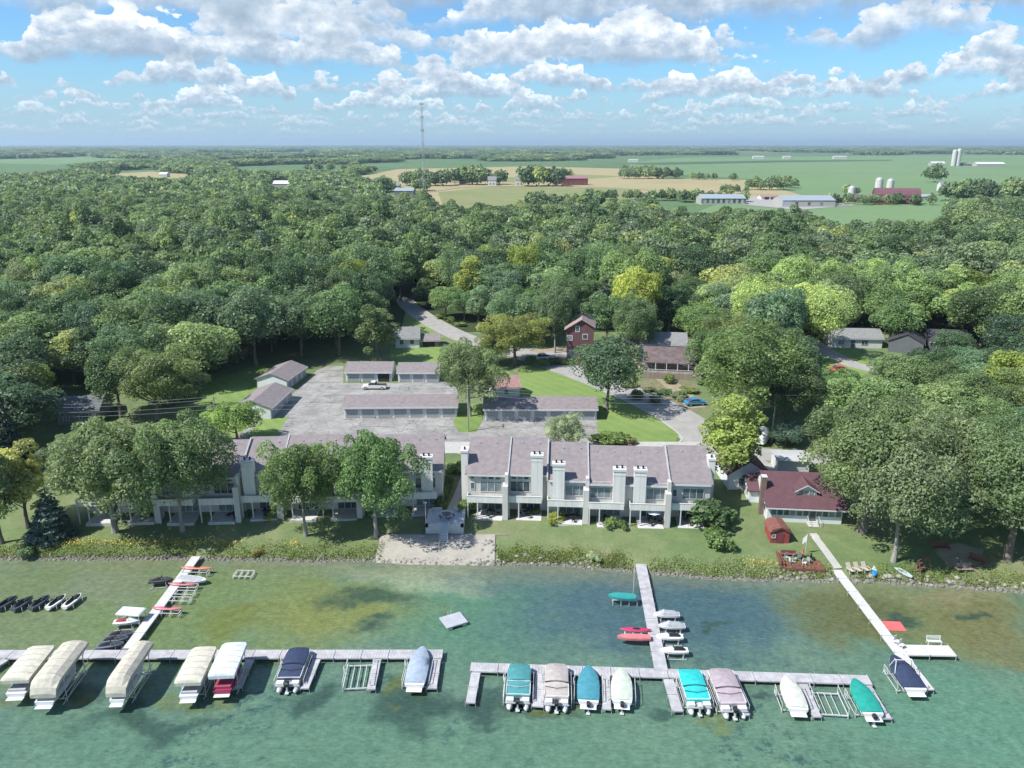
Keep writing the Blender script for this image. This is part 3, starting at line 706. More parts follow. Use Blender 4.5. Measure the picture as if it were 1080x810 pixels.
KN = ['broad0', 'broad1', 'broad2', 'broad3', 'broad4', 'broad5', 'oval0', 'oval1']
for p in inds:
    x, y, z, h, rad = p; u, v = pix((x, y, z)); n_sp = g.random() < .06
    kd = ('spruce%d' % g.randrange(2)) if n_sp else g.choice(KN if g.random() < .35 else KN[:6])
    if n_sp: rad = 3.6; h *= 1.05
    R0_, H0_ = (3.4, 16.) if n_sp else (4.4, 17.) if kd[0] == 'o' else (5.9, 14.5)
    if kd[0] == 'o': rad *= .8
    c = tree_color(x, y, u)
    if u < 420 and g.random() < .5: c = tuple(k*.88 for k in c)
    nm = 'spruce_tree' if n_sp else 'broadleaf_tree'
    wood = 'left wood' if u < 400 else 'wood beyond the road' if u < 700 else 'right wood'
    lum = c[1]; hue = 'yellow green' if c[0] > c[1]*1.12 and c[2] < .8 else 'blue green' if c[2] > c[1]*1.1 else 'dark green' if lum < .8 else 'light green' if lum > 1.22 else 'mid green'
    shp = 'spruce' if n_sp else ('tall oval tree' if kd[0] == 'o' else 'broad tree' if rad > 8 else 'compact tree' if rad < 6.6 else 'round tree')
    dep = 'at the front edge' if y < 150 else 'in the second rank' if y < 175 else 'farther in' if y < 205 else 'well back' if y < 235 else 'deep in the wood'
    near = [(60, 'above the left frame edge'), (130, 'behind the grey brown house'), (205, 'behind the dome shaped tree'), (260, 'behind the west lawn'), (330, 'behind the slanting garages'), (400, 'behind the open garage'), (440, 'left of the upper road'), (500, 'right of the upper road'), (560, 'above the road bend'), (610, 'around the red house'), (680, 'right of the red house'), (730, 'behind the porch house'), (800, 'behind the huge green tree'), (870, 'left of the red car'), (930, 'around the bungalow'), (985, 'around the dark houses'), (1040, 'right of the dark houses'), (9999, 'at the right frame edge')]
    nr = [t_ for lim, t_ in near if u < lim][0]
    lab = '%s %s %s, %s' % (hue, shp, nr, dep)
    tree(kd, (x, y, z-.2), rad/R0_, h/H0_, None, lab, ('spruces in the ' if n_sp else 'trees in the ')+wood, c, nm)
rest = [p for p in pts if id(p) not in iset]

def scatter(name, P, protos, kscale):
    """ONE object: points carrying scale and turn, with the far trees instanced on them"""
    me = bpy.data.meshes.new(name); me.vertices.add(len(P)); me.vertices.foreach_set('co', np.array([(p[0], p[1], p[2]) for p in P], np.float32).ravel())
    a = me.attributes.new('sc', 'FLOAT_VECTOR', 'POINT'); a.data.foreach_set('vector', np.array([(p[4]/kscale[0], p[4]/kscale[0], p[3]/kscale[1]) for p in P], np.float32).ravel())
    o = link(name, me); tag(o, kind='stuff')
    c = bpy.data.collections.new(name+'_kinds')
    for q in protos: c.objects.link(q)
    ng = bpy.data.node_groups.new(name, 'GeometryNodeTree'); ng.is_modifier = True
    ng.interface.new_socket('Geometry', in_out='INPUT', socket_type='NodeSocketGeometry'); ng.interface.new_socket('Geometry', in_out='OUTPUT', socket_type='NodeSocketGeometry')
    t = NT(ng); gi = t.new('NodeGroupInput'); go = t.new('NodeGroupOutput'); ip = t.new('GeometryNodeInstanceOnPoints')
    ci = t.new('GeometryNodeCollectionInfo'); ci.inputs['Collection'].default_value = c; ci.inputs['Separate Children'].default_value = True; ci.inputs['Reset Children'].default_value = True
    na = t.new('GeometryNodeInputNamedAttribute', data_type='FLOAT_VECTOR'); na.inputs['Name'].default_value = 'sc'
    rv = t.new('FunctionNodeRandomValue', data_type='FLOAT_VECTOR'); rv.inputs[0].default_value = (0, 0, 0); rv.inputs[1].default_value = (0, 0, 6.28)
    m2p = t.new('GeometryNodeMeshToPoints'); t.l.new(gi.outputs[0], m2p.inputs[0]); t.l.new(m2p.outputs[0], ip.inputs['Points'])
    t.l.new(ci.outputs[0], ip.inputs['Instance']); ip.inputs['Pick Instance'].default_value = True
    t.l.new(na.outputs[0], ip.inputs['Scale']); t.l.new(rv.outputs[0], ip.inputs['Rotation'])
    t.l.new(ip.outputs[0], go.inputs[0])
    md = o.modifiers.new('scatter', 'NODES'); md.node_group = ng; return o
scatter('woodland', rest, mid_protos, (5.9, 14.5))
# beyond 560 m: wood on the left, hedgerows and farm trees on the right
far = []; g2 = random.Random(9)
yy = 566.
while yy < 3000:
    sp = 9.5+(yy-560)*.0065
    xx = -.74*yy-20
    while xx < .74*yy+20:
        x = xx+g2.uniform(-3, 3)*sp/9; y = yy+g2.uniform(-3, 3)*sp/9; z = ground(x, y); u, v = pix((x, y, z))
        n = mnoise.noise(Vector((x*.0035, y*.0022, 0)))+.5*mnoise.noise(Vector((x*.012, y*.007, 5)))
        thr = -.62+(yy-560)*.00042
        if u > 620: thr += .75 if yy > 640 else .0
        h = g2.uniform(9, 15)*(1 if yy < 1500 else .95); rad = sp*g2.uniform(.5, .75)
        if n > thr and clear_of(x, y, z, h, rad*.8): far.append((x, y, z, h, rad))
        xx += sp
    yy += sp*1.0
# farmstead and hedgerow trees in the fields, placed where they stand
def grove(u0, u1, v, n, h, spread=18, depth=20):
    for i in range(n):
        p = gat(u0+(u1-u0)*g2.random(), v); x, y = p.x, p.y+g2.uniform(0, depth); hh = h*g2.uniform(.75, 1.15)
        far.append((x, y, ground(x, y), hh, hh*.42))
for a in [(425, 470, 196.5, 24, 17), (478, 512, 195.5, 16, 20), (512, 533, 195, 7, 17), (553, 590, 197, 16, 20), (590, 602, 190, 6, 14), (655, 720, 189, 26, 15), (470, 500, 193, 8, 15),
          (790, 830, 201, 12, 13), (770, 776, 191, 2, 11), (735, 745, 190, 3, 9), (828, 840, 199, 3, 12), (698, 755, 190, 5, 9), (898, 908, 206, 4, 9), (720, 790, 214, 16, 9), (985, 996, 193, 3, 20),
          (1002, 1100, 213, 50, 17), (870, 985, 217, 30, 8), (620, 760, 212, 36, 9), (560, 640, 219, 24, 10), (320, 372, 181, 10, 14), (640, 700, 182.5, 8, 12), (100, 240, 179, 30, 13), (760, 800, 206, 10, 8), (380, 412, 203, 20, 14), (436, 452, 202, 10, 12)]:
    grove(*a)
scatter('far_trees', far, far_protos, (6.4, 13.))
hor = []
yy = 2900.
while yy < 27000:
    sp = 55+(yy-2900)*.022
    xx = -.72*yy
    while xx < .72*yy:
        x = xx+g2.uniform(-.4, .4)*sp; y = yy+g2.uniform(-.4, .4)*sp; z = ground(x, y); u, v = pix((x, y, z))
        n = mnoise.noise(Vector((x*.0006, y*.00035, 2)))+.6*mnoise.noise(Vector((x*.0022, y*.0011, 9)))
        if n > (-.25 if u < 640 or v < 163.5 else 0.05) and clear_of(x, y, z, 10, 10): hor.append((x, y, z, g2.uniform(9, 15)+(yy-2900)*.0002, sp*g2.uniform(.5, .95)))
        xx += sp
    yy += sp*1.3
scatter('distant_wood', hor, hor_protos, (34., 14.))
print('TREES', len(inds), len(rest), len(far), len(hor))
# ================================================================ building kit
m_white = mat('white_trim', (.54, .55, .54), .55, .05); 
def siding(name, c, pitch=.28):
    m = mat(name, c, .75, .09, .5, streak=True); t = NT(m.node_tree); b = t.n['Principled BSDF']; src = b.inputs['Base Color'].links[0].from_socket
    pos = t.new('ShaderNodeTexCoord').outputs['Object']; x, y, z = t.sep(pos)
    f = t.math('FRACT', t.math('DIVIDE', t.math('ADD', x, t.math('MULTIPLY', y, 1.0)), pitch)); g_ = t.rng(f, .0, .14, .80, 1)
    st = t.rng(t.noise(t.vmath('MULTIPLY', pos, (1, 1, .12)), 1.4, 5, .7), .35, .75, 1.03, .86)
    t.put(b.inputs['Base Color'], t.vmath('SCALE', src, scale=t.math('MULTIPLY', g_, st))); return m
m_side = siding('grey_siding', (.52, .515, .485)); m_side2 = siding('pale_siding', (.64, .64, .61), .9)
m_roof = mat('mauve_shingle', (.205, .180, .184), .9, .16, 1.3, bump=.4, bscale=6); m_roofd = mat('dark_flashing', (.05, .05, .055), .7)
m_glass = mat('window_glass', (.045, .065, .075), .08, .3, .8, spec=.8); m_glass2 = mat('window_blinds', (.16, .20, .21), .15, .35, 1.5, spec=.8); m_glass3 = mat('window_curtains', (.085, .125, .135), .1, .4, 1.1, spec=.8); m_door = mat('garage_door', (.30, .33, .34), .6, .08)
m_dark = mat('dark_interior', (.03, .03, .033), .9); m_maroon = mat('maroon_shingle', (.100, .048, .058), .8, .14, 1.2, bump=.4, bscale=6)  # dark_interior: doorway shade put into the colour, also plain dark parts
m_wsid = mat('white_siding', (.60, .63, .64), .65, .05, .4); m_brick = mat('brown_brick', (.17, .12, .10), .9, .25, 5)
m_red = mat('barn_red', (.17, .045, .05), .8, .15, .8, streak=True); m_redl = mat('red_wood', (.27, .055, .05), .75, .15, 1.5)
m_concr = mat('concrete', (.48, .48, .46), .9, .1, 1.5); m_greyr = mat('grey_shingle', (.20, .205, .205), .9, .14, 1.3)
m_gsid = mat('dark_grey_siding', (.115, .125, .135), .8, .1, .5); m_taupe = mat('taupe_siding', (.20, .19, .18), .8, .1, .5)
m_pink = mat('pink_shingle', (.29, .17, .16), .9, .14, 1.2); m_stone = mat('field_stone', (.24, .23, .23), .9, .35, 1.8)
m_metal = mat('galvanised_metal', (.42, .44, .46), .45, .12, 1.0, metal=.3); m_black = mat('black_metal', (.02, .02, .022), .5)
m_wood = mat('weathered_wood', (.24, .20, .17), .85, .2, 2, streak=True); m_green = mat('soft_green', (.09, .14, .05), .8)
m_rust = mat('red_brown_wood', (.17, .07, .055), .8, .2, 2)
def wnd(parent, x0, x1, z0, z1, y, n=1, out=-1, name='window', fm=None, gm=None, t=.07, axis='x', bars=0):
    """a framed window in the wall plane y (axis x) or x=y (axis y), standing a little proud of it; out = side it faces"""
    f = MB(); g = MB(); d0, d1 = sorted((y, y+out*.09)); e0, e1 = sorted((y+out*.01, y+out*.045))
    def bx(m, a0, a1, c0, c1, p, q): m.box(a0, p, c0, a1, q, c1) if axis == 'x' else m.box(p, a0, c0, q, a1, c1)
    bx(f, x0-t, x1+t, z0-t, z0, d0, d1); bx(f, x0-t, x1+t, z1, z1+t, d0, d1)
    for i in range(n+1):
        xx = x0+(x1-x0)*i/n; a = xx-t if i == 0 else xx if i == n else xx-t/2
        bx(f, a, a+t, z0, z1, d0, d1)
    bx(g, x0, x1, z0, z1, e0, e1)
    gm = gm or (m_glass, m_glass2, m_glass3)[(int(abs(x0)*37+z0*11)) % 3]
    o = f.build(name, fm or m_white, parent); g.build('pane', gm, o); return o
def gable_roof(mb, x0, x1, y0, y1, ze, zr, yr=None, th=.16, ov=.35, gov=.3):
    yr = (y0+y1)/2 if yr is None else yr; s0 = (zr-ze)/(yr-y0); s1 = (zr-ze)/(y1-yr)
    prof = [(y0-ov, ze-s0*ov), (yr, zr), (y1+ov, ze-s1*ov), (y1+ov, ze-s1*ov+th), (yr, zr+th), (y0-ov, ze-s0*ov+th)]
    mb.extrude([prof[0], prof[1], prof[4], prof[5]], 'x', x0-gov, x1+gov); mb.extrude([prof[1], prof[2], prof[3], prof[4]], 'x', x0-gov, x1+gov)
def gable_walls(mb, x0, x1, y0, y1, z0, ze, zr, yr=None):
    yr = (y0+y1)/2 if yr is None else yr
    mb.extrude([(y0, z0), (y1, z0), (y1, ze), (yr, zr), (y0, ze)], 'x', x0, x1)
def house(name, loc, rz, w_, d_, wh, rise, wm_, rm_, label, cat='house', wins=(), group=None, ov=.4, base=-1.0, doors=(), sidewins=(), trim=True, ch=None):
    r = empty(name, loc, rz, label, cat, group)
    a = MB(); gable_walls(a, -w_/2, w_/2, 0, d_, base, wh, wh+rise); a.build('wall', wm_, r)
    b_ = MB(); gable_roof(b_, -w_/2, w_/2, 0, d_, wh+.02, wh+rise+.02, ov=ov); rf = b_.build('roof', rm_, r)
    if trim:
        q = MB(); s0 = rise/(d_/2); q.box(-w_/2-.32, -ov-.03, wh-s0*ov-.12, w_/2+.32, -ov+.05, wh-s0*ov+.05); q.build('fascia', m_white, r)
    for x, z, ww, hh, n in wins: wnd(r, x-ww/2, x+ww/2, z, z+hh, 0, n)
    for s, y, z, ww, hh, n in sidewins: wnd(r, y-ww/2, y+ww/2, z, z+hh, s*w_/2, n, out=s, axis='y')
    for x, ww, hh, dm in doors: MB().box(x-ww/2, -.06, 0, x+ww/2, .02, hh).build('door', dm, r)
    if ch: MB().box(ch[0]-.4, ch[1]-.4, wh, ch[0]+.4, ch[1]+.4, wh+rise+1.0).build('chimney', m_brick, rf)
    return r
# ================================================================ townhouses
ROOF_RUN, ROOF_RISE, DEPTH, EAVE = 7.4, 2.75, 13.0, 6.65
def chimney(root, x, y, z0, z1, wd_=1.75, dp=.85, nm='chimney'):
    c = MB(); c.box(x-wd_/2, y-dp, z0, x+wd_/2, y+.3, z1-.35); o = c.build(nm, m_side2, root)
    k = MB(); k.box(x-wd_/2-.08, y-dp-.08, z1-.35, x+wd_/2+.08, y+.38, z1); k.box(x-wd_/2-.03, y-dp-.03, z1-1.0, x+wd_/2+.03, y-dp, z1-.86); k.build('cap', m_white, o)
    for s in (-.38, .38):
        MB().bar((x+s, y-.28, z1), (x+s, y-.28, z1+.42), .15, 8).build('flue', m_black, o)
def townhouse(name, loc, rz, units, label, group='rows of grey townhouses'):
    """units: x0, x1, front y, height shift, facade style, chimney x or None, chimney height"""
    root = empty(name, loc, rz, label, 'townhouses', group)
    n = len(units)
    for i, (x0, x1, y, dz, st, chx, chh) in enumerate(units):
        e = EAVE+dz; a = MB()
        # upper storey stands forward of the sheltered patio doors
        a.extrude([(y, 2.75), (y, e), (y+ROOF_RUN, e+ROOF_RISE), (y+DEPTH, e-.2), (y+DEPTH, -1), (y+1.5, -1), (y+1.5, 2.75)], 'x', x0+.002, x1-.002)
        a.build('wall', m_side, root)
        r_ = MB(); s0 = ROOF_RISE/ROOF_RUN; s1 = (ROOF_RISE+.2)/(DEPTH-ROOF_RUN)
        p0, p1, p2 = (y-.45, e-s0*.45+.02), (y+ROOF_RUN, e+ROOF_RISE+.02), (y+DEPTH+.4, e-.2-s1*.4+.02); th = .18
        gl = .3 if i == 0 else -.01; gr = .3 if i == n-1 else -.01
        r_.extrude([p0, p1, (p1[0], p1[1]+th), (p0[0], p0[1]+th)], 'x', x0-gl, x1+gr)
        r_.extrude([p1, p2, (p2[0], p2[1]+th), (p1[0], p1[1]+th)], 'x', x0-gl, x1+gr)
        rf = r_.build('roof', m_roof, root)
        v_ = MB()
        for q in range(2): 
            vx = x0+1.2+q*2.6+.5*((i*7) % 3); v_.box(vx, y+5.9, e+ROOF_RISE*.8, vx+.22, y+6.1, e+ROOF_RISE*.8+.42)
        v_.build('vent', m_metal, rf)
        MB().box(x0+.01, y-.50, e-s0*.45-.16, x1-.01, y-.452, e-s0*.45+.14).build('fascia', m_white, root)
        # party wall standing above the roof
        if i < n-1:
            yy_ = min(y, units[i+1][2]); ee = max(e, EAVE+units[i+1][3])
            w_ = MB(); q0 = (yy_-.55, ee-s0*.55); q1 = (yy_+ROOF_RUN, ee+ROOF_RISE)
            step = abs(y-units[i+1][2])+abs(dz-units[i+1][3])
            if step > .05:
                w_.extrude([(q0[0], q0[1]-.3), (q1[0], q1[1]-.3), (q1[0], q1[1]+.28), (q0[0], q0[1]+.28)], 'x', x1-.09, x1+.09); w_.build('party_wall', m_side2, root)
                k_ = MB(); k_.extrude([(q0[0], q0[1]+.284), (q1[0], q1[1]+.284), (q1[0], q1[1]+.32), (q0[0], q0[1]+.32)], 'x', x1-.10, x1+.10); k_.build('coping', m_metal, root)
            if st != 'nowing':
                g_ = MB(); g_.box(x1-.75, y-1.75, -1, x1+.05, y+.05, 5.35); g_.box(x1-.45, y-.95, 5.35, x1+.05, y+.02, 6.9); g_.build('wing_wall', m_side, root)
        # balcony band and the patio below
        b_ = MB(); b_.box(x0+.06, y-1.5, 2.55, x1-.78, y-1.38, 3.55); b_.box(x0+.06, y-1.38, 2.55, x1-.78, y-.002, 2.75); b_.box(x0+.06, y-1.38, 2.55, x0+.16, y-.002, 3.55); b_.build('balcony', m_side2, root)
        MB().box(x0+.04, y-1.54, 3.55, x1-.78, y-1.34, 3.62).build('balcony_rail', m_white, root)
        MB().box(x0+1.3, y-2.1, -.5, x1-.8, y+1.49, .06).build('patio', m_concr, root)
        for px_ in (x0+.1, x0+1.55): MB().box(px_, y-1.5, -.5, px_+.16, y-1.34, 2.55).build('post', m_white, root)
        wx0, wx1 = (x0+2.0, x1-1.0); cw = .95
        if chx is not None and chx-x0 < (x1-x0)/2: wx0, wx1 = chx+cw+.15, x1-.35
        elif chx is not None: wx0, wx1 = x0+.35, chx-cw-.15
        wnd(root, x0+1.9, x1-1.1, .15, 2.25, y+1.5, 3)
        wnd(root, wx0, wx1, 3.75, 5.35, y, 3)
        k = 3 if wx1-wx0 < 3.3 else 4
        for q in range(k):
            c0 = wx0+(wx1-wx0)*(q+.14)/k; c1 = wx0+(wx1-wx0)*(q+.86)/k; wnd(root, c0, c1, 5.72, 6.22, y, 1)
        ox = x0+.55 if (chx is None or chx-x0 > (x1-x0)/2) else None
        if ox and chx is None: wnd(root, ox, ox+.5, 4.1, 5.1, y, 1); wnd(root, ox, ox+.5, 5.75, 6.2, y, 1)
        if chx is not None: chimney(root, chx, y, 2.78, chh)
        # the small things on patio and balcony belong to each home
    return root
pR = gat(493.5, 541.5); rR = -R(3.8)
U = [(0, 6.1, 0, 0, 'a', None, 0), (6.1, 11.9, .35, 0, 'nowing', 10.35, 9.9), (11.9, 17.95, -.55, -.35, 'a', 13.55, 9.0), (17.95, 23.85, -1.0, -.55, 'nowing', 22.3, 8.6), (23.85, 29.7, -1.0, -.55, 'a', 25.3, 8.6), (29.7, 35.6, -.55, -.4, 'nowing', None, 0)]
TR = townhouse('townhouse_row', pR, rR, U, 'right row of grey townhouses with tall chimneys beside the sandy beach')
for x, y0, h in ((-.55, 2.2, 9.6), (36.1, 3.2, 8.9)): 
    c = MB(); c.box(x-.5, y0-.9, -1, x+.5, y0+.9, h-.3); o = c.build('chimney', m_side2, TR); MB().box(x-.58, y0-.98, h-.3, x+.58, y0+.98, h).build('cap', m_white, o)
    MB().bar((x, y0-.3, h), (x, y0-.3, h+.4), .15, 8).build('flue', m_black, o)
for z in (1.2, 4.1): wnd(TR, 1.2, 1.9, z, z+1.1, 0, 1, out=-1, axis='y')
pL = gat(88, 546); pL2 = gat(467, 537.5); rL = math.atan2(pL2.y-pL.y, pL2.x-pL.x); LL = (pL2-pL).length
uw = LL/9; UL = []
offs = [(0, 0), (0, 0), (-.5, -.2), (-.5, -.2), (.1, 0), (-.5, .35), (-.5, .35), (0, 0), (0, 0)]
chs = [1, None, 1, None, 0, 1, None, 0, None]
for i in range(9):
    cx = None if chs[i] is None else i*uw+(1.25 if chs[i] == 0 else uw-1.6)
    UL.append((i*uw, (i+1)*uw, offs[i][0], offs[i][1], 'a' if i in (1, 3, 4, 6) else 'nowing', cx, 8.9 if cx else 0))
TL = townhouse('townhouse_row', pL, rL, UL, 'left row of grey townhouses standing behind the shade trees')
for z in (1.0, 3.9): wnd(TL, 1.0, 1.7, z, z+1.1, LL, 1, out=1, axis='y')
chimney(TL, LL-2.2, offs[8][0], 2.78, 9.0)
# ================================================================ garages
def garage(loc, rz, L, depth, doors, label, wh=2.35, rise=1.25, open_=None, rm_=None, posts=True):
    r = empty('garage', loc, rz, label, 'garage', 'garages around the parking lot')
    a = MB(); gable_walls(a, 0, L, 0, depth, -.6, wh, wh+rise); a.build('wall', m_wsid, r)
    b_ = MB(); gable_roof(b_, 0, L, 0, depth, wh+.02, wh+rise+.02, ov=.45); b_.build('roof', rm_ or m_roof, r)
    MB().box(-.3, -.50, wh-.30, L+.3, -.455, wh+.03).build('fascia', m_white, r)
    for i in range(doors):
        x0 = L*i/doors+.42; x1 = L*(i+1)/doors-.42
        d = MB()
        for k in range(4): d.box(x0, -.07, .03+k*.52, x1, .01, .03+k*.52+.50)
        d.build('door', m_dark if open_ == i else m_door, r)  # open bay: shade of the inside painted as a near-black panel
        t_ = MB(); t_.box(x0-.12, -.10, 0, x0-.005, .012, 2.2); t_.box(x1+.005, -.10, 0, x1+.12, .012, 2.2); t_.box(x0-.12, -.10, 2.13, x1+.12, .012, 2.22); t_.build('door_frame', m_white, r)
    return r
def seg(a, b): 
    A, B = gat(*a), gat(*b); return A, math.atan2(B.y-A.y, B.x-A.x), math.hypot(B.x-A.x, B.y-A.y)
A, rz, L = seg((363, 441), (482, 440)); garage(A, rz, L, 7.2, 7, 'longest garage left of the grass island with seven doors')
A, rz, L = seg((511, 443), (629, 443)); garage(A, rz, L, 7.2, 7, 'long garage right of the grass island beside the curving road')
A, rz, L = seg((365, 402.5), (413, 402.5)); garage(A, rz, L, 7.5, 3, 'garage with an open dark doorway behind the pickup truck', open_=2)
A, rz, L = seg((420, 403), (463, 403)); garage(A, rz, L, 6.8, 3, 'short garage under the upper lawn right of the open one')
A, rz, L = seg((286, 442), (308, 420)); garage(A, rz, L, 7.0, 4, 'nearer of the two slanting garages at the left edge of the lot')
A, rz, L = seg((303, 411.5), (323, 396)); garage(A, rz, L, 7.0, 4, 'farther of the two slanting garages at the left edge of the lot')
# ================================================================ the maroon roofed cottage
pc = gat(808.5, 549.5); pc2 = gat(887, 553); rc = math.atan2(pc2.y-pc.y, pc2.x-pc.x); CW = (pc2-pc).length
ct = empty('cottage', pc, rc, 'white lakeside cottage with maroon roof, dormer and a band of porch windows', 'house')
a = MB(); gable_walls(a, 0, CW, 0, 10.5, -.8, 2.7, 5.7, 5.2); a.build('wall', m_wsid, ct)
b_ = MB(); gable_roof(b_, 0, CW, 0, 10.5, 2.72, 5.72, 5.2, ov=.6, gov=.45); crf = b_.build('roof', m_maroon, ct)
MB().box(-.47, -.67, 2.25, CW+.47, -.615, 2.45).build('fascia', m_white, ct)
xs_ = [.5+i*.92 for i in range(12)]
for i, x in enumerate(xs_):
    if x+.8 > CW-.1: break
    if i == 6: continue
    wnd(ct, x, x+.74, 1.15, 2.15, 0, 1, t=.05)
d = MB().box(xs_[6]-.02, -.08, .35, xs_[6]+.86, .01, 2.25).build('door', m_gsid, ct); MB().box(xs_[6]+.1, -.10, 1.1, xs_[6]+.7, -.082, 2.0).build('pane', m_glass, d)
st_ = MB()
for k in range(4): st_.box(xs_[6]-.3, -1.5+k*.36, -.8, xs_[6]+1.2, -1.14+k*.36, -.15+k*.17)
st_.build('steps', m_concr, ct)
rl = MB(); 
for s in (xs_[6]-.35, xs_[6]+1.25): rl.bar((s, -1.5, -.1), (s, -1.5, .8), .03); rl.bar((s, -.1, .4), (s, -.1, 1.3), .03); rl.bar((s, -1.5, .8), (s, -.1, 1.3), .03)
rl.build('handrail', m_white, ct)
for y in (1.2, 3.6): wnd(ct, y, y+.9, .9, 2.0, 0, 1, out=-1, axis='y')
wnd(ct, 4.0, 4.8, 3.2, 4.2, 0, 1, out=-1, axis='y')
chm = MB().box(-.72, 2.1, -1, -.002, 3.0, 6.0).build('chimney', m_brick, ct); MB().box(-.78, 2.04, 6.0, .04, 3.06, 6.15).build('cap', m_concr, chm)
# dormer: a small gable facing the lake
dx0, dx1 = CW*.40, CW*.40+2.9; dm = (dx0+dx1)/2
dr = MB(); dr.extrude([(dx0, 3.2), (dx1, 3.2), (dx1, 4.5), (dm, 5.35), (dx0, 4.5)], 'y', 1.6, 5.0); dw = dr.build('dormer', m_wsid, ct)
for s in (-1, 1):
    q = MB(); e_ = dx0 if s < 0 else dx1
    q.extrude([(dm, 5.37), (e_+s*.35, 4.27), (e_+s*.35, 4.42), (dm, 5.53)], 'y', 1.25, 5.2); q.build('dormer_roof', m_maroon, dw)
wnd(dw, dx0+.35, dx1-.35, 3.75, 4.45, 1.6, 3)
wb = MB(); 
for s in (-1, 1):
    e_ = dx0 if s < 0 else dx1
    wb.extrude([(dm, 5.30), (e_+s*.35, 4.20), (e_+s*.35, 4.34), (dm, 5.46)], 'y', 1.19, 1.245)
wb.build('bargeboard', m_white, dw)
# rear wing, its own gable to the left
w2 = MB(); gable_walls(w2, -1.5, 3.5, 6.2, 10.8, -.8, 2.2, 3.6); w2.build('wing', m_wsid, ct)
w3 = MB(); gable_roof(w3, -1.5, 3.5, 6.2, 10.8, 2.22, 3.62, ov=.4); w3.build('wing_roof', m_maroon, ct)
for y in (6.9, 8.6): wnd(ct, y, y+.9, .7, 1.8, -1.5, 1, out=-1, axis='y')
# second building behind it
p = gat(822, 513); house('cottage_annex', p+Vector((-2.4, 2.4, 0)), rc+R(97), 7, 6.4, 2.8, 2.0, m_wsid, m_maroon, 'pale building with a maroon gable roof just behind the cottage, under the yellow green tree', 'house', sidewins=[(-1, 2, .9, 1, 1.1, 1), (-1, 4.2, .9, 1, 1.1, 1)])
p = gat(836, 500); house('shed', p, rc+R(2), 5.2, 4.2, 2.4, .25, m_white, mat('pale_flat_roof', (.38, .39, .39), .8, .1), 'white flat roofed outbuilding behind the cottage near the side road', 'shed', trim=False)
# little red shed and the red deck
p = gat(822, 573); 
sh = empty('garden_shed', p, rc+R(4), 'small red shed with a rounded pinkish roof left of the front walk', 'shed')
a = MB(); a.box(-1.3, 0, -.6, 1.3, 3.0, 1.75); a.build('wall', m_redl, sh)
prof = [(-1.5, 1.72), (-1.1, 2.25), (0, 2.55), (1.1, 2.25), (1.5, 1.72), (1.5, 1.62), (0, 2.42), (-1.5, 1.62)]
b_ = MB(); b_.extrude(prof, 'y', -.2, 3.2); b_.extrude([(-1.29, 1.74), (-1.0, 2.12), (0, 2.4), (1.0, 2.12), (1.29, 1.74)], 'y', .02, 2.98); b_.build('roof', m_rust, sh)
MB().box(-.5, -.05, 0, .5, 0.01, 1.6).build('door', m_red, sh); wnd(sh, -1.1, -.7, .9, 1.3, 0, 1)
p = gat(824, 601); dk = empty('red_deck', p, rc, 'red wooden deck with benches and potted plants at the shore below the cottage', 'deck')
d_ = MB()
for i in range(24): d_.box(i*.235, 0, .28, i*.235+.22, 3.4, .34)
d_.box(0, -.04, -.9, 5.62, .0, .27); d_.box(-.04, 0, -.9, -.002, 3.4, .27); d_.build('deck_boards', m_rust, dk)
bn = MB(); bn.box(.05, .3, .70, .55, 3.3, .76); bn.box(-.02, .3, .35, .05, 3.3, 1.15); bn.box(.1, .4, .35, .45, .5, .7); bn.box(.1, 3.0, .35, .45, 3.1, .7); bn.build('bench', m_rust, dk)
bn = MB(); bn.box(.6, 2.9, .70, 2.6, 3.35, .76); bn.box(.6, 3.35, .35, 2.6, 3.42, 1.15); bn.box(.7, 3.0, .35, .8, 3.2, .7); bn.box(2.4, 3.0, .35, 2.5, 3.2, .7); bn.build('bench', m_rust, dk)
ps = MB()
for i in range(5): ps.box(.0+i*1.38, -.02, .34, .08+i*1.38, .06, .75)
ps.build('rail_post', m_rust, dk)
# ================================================================ other houses
p = gat(84, 447); house('grey_house', p, R(12), 7.6, 9, 2.8, 1.5, m_taupe, m_gsid, 'small grey brown house with white framed windows under the dark wood at far left', wins=[(-2.2, .9, 1.0, 1.2, 2), (1.0, .9, 1.6, 1.1, 3)], doors=[(2.8, .9, 2.0, m_white)])
p = gat(430, 367); house('white_house', p, R(4), 6.2, 6, 2.7, 2.2, m_wsid, m_greyr, 'small white house with a grey roof at the foot of the road bend', wins=[(-1.5, 1, .9, 1.2, 1), (1.2, 1, .9, 1.2, 1)])
p = gat(453, 366); house('low_shed', p, R(4), 5.2, 4.5, 1.9, 1.1, m_taupe, m_roof, 'brown carport shed right of the small white house', 'shed', doors=[(-.2, 3.2, 1.7, m_dark)])
p = gat(534, 420); house('pink_roofed_shed', p, R(10), 5.8, 5.5, 2.5, 1.6, m_wsid, m_pink, 'white shed with a pink roof behind the right long garage', 'shed', wins=[(0, 1, .8, .9, 1)])
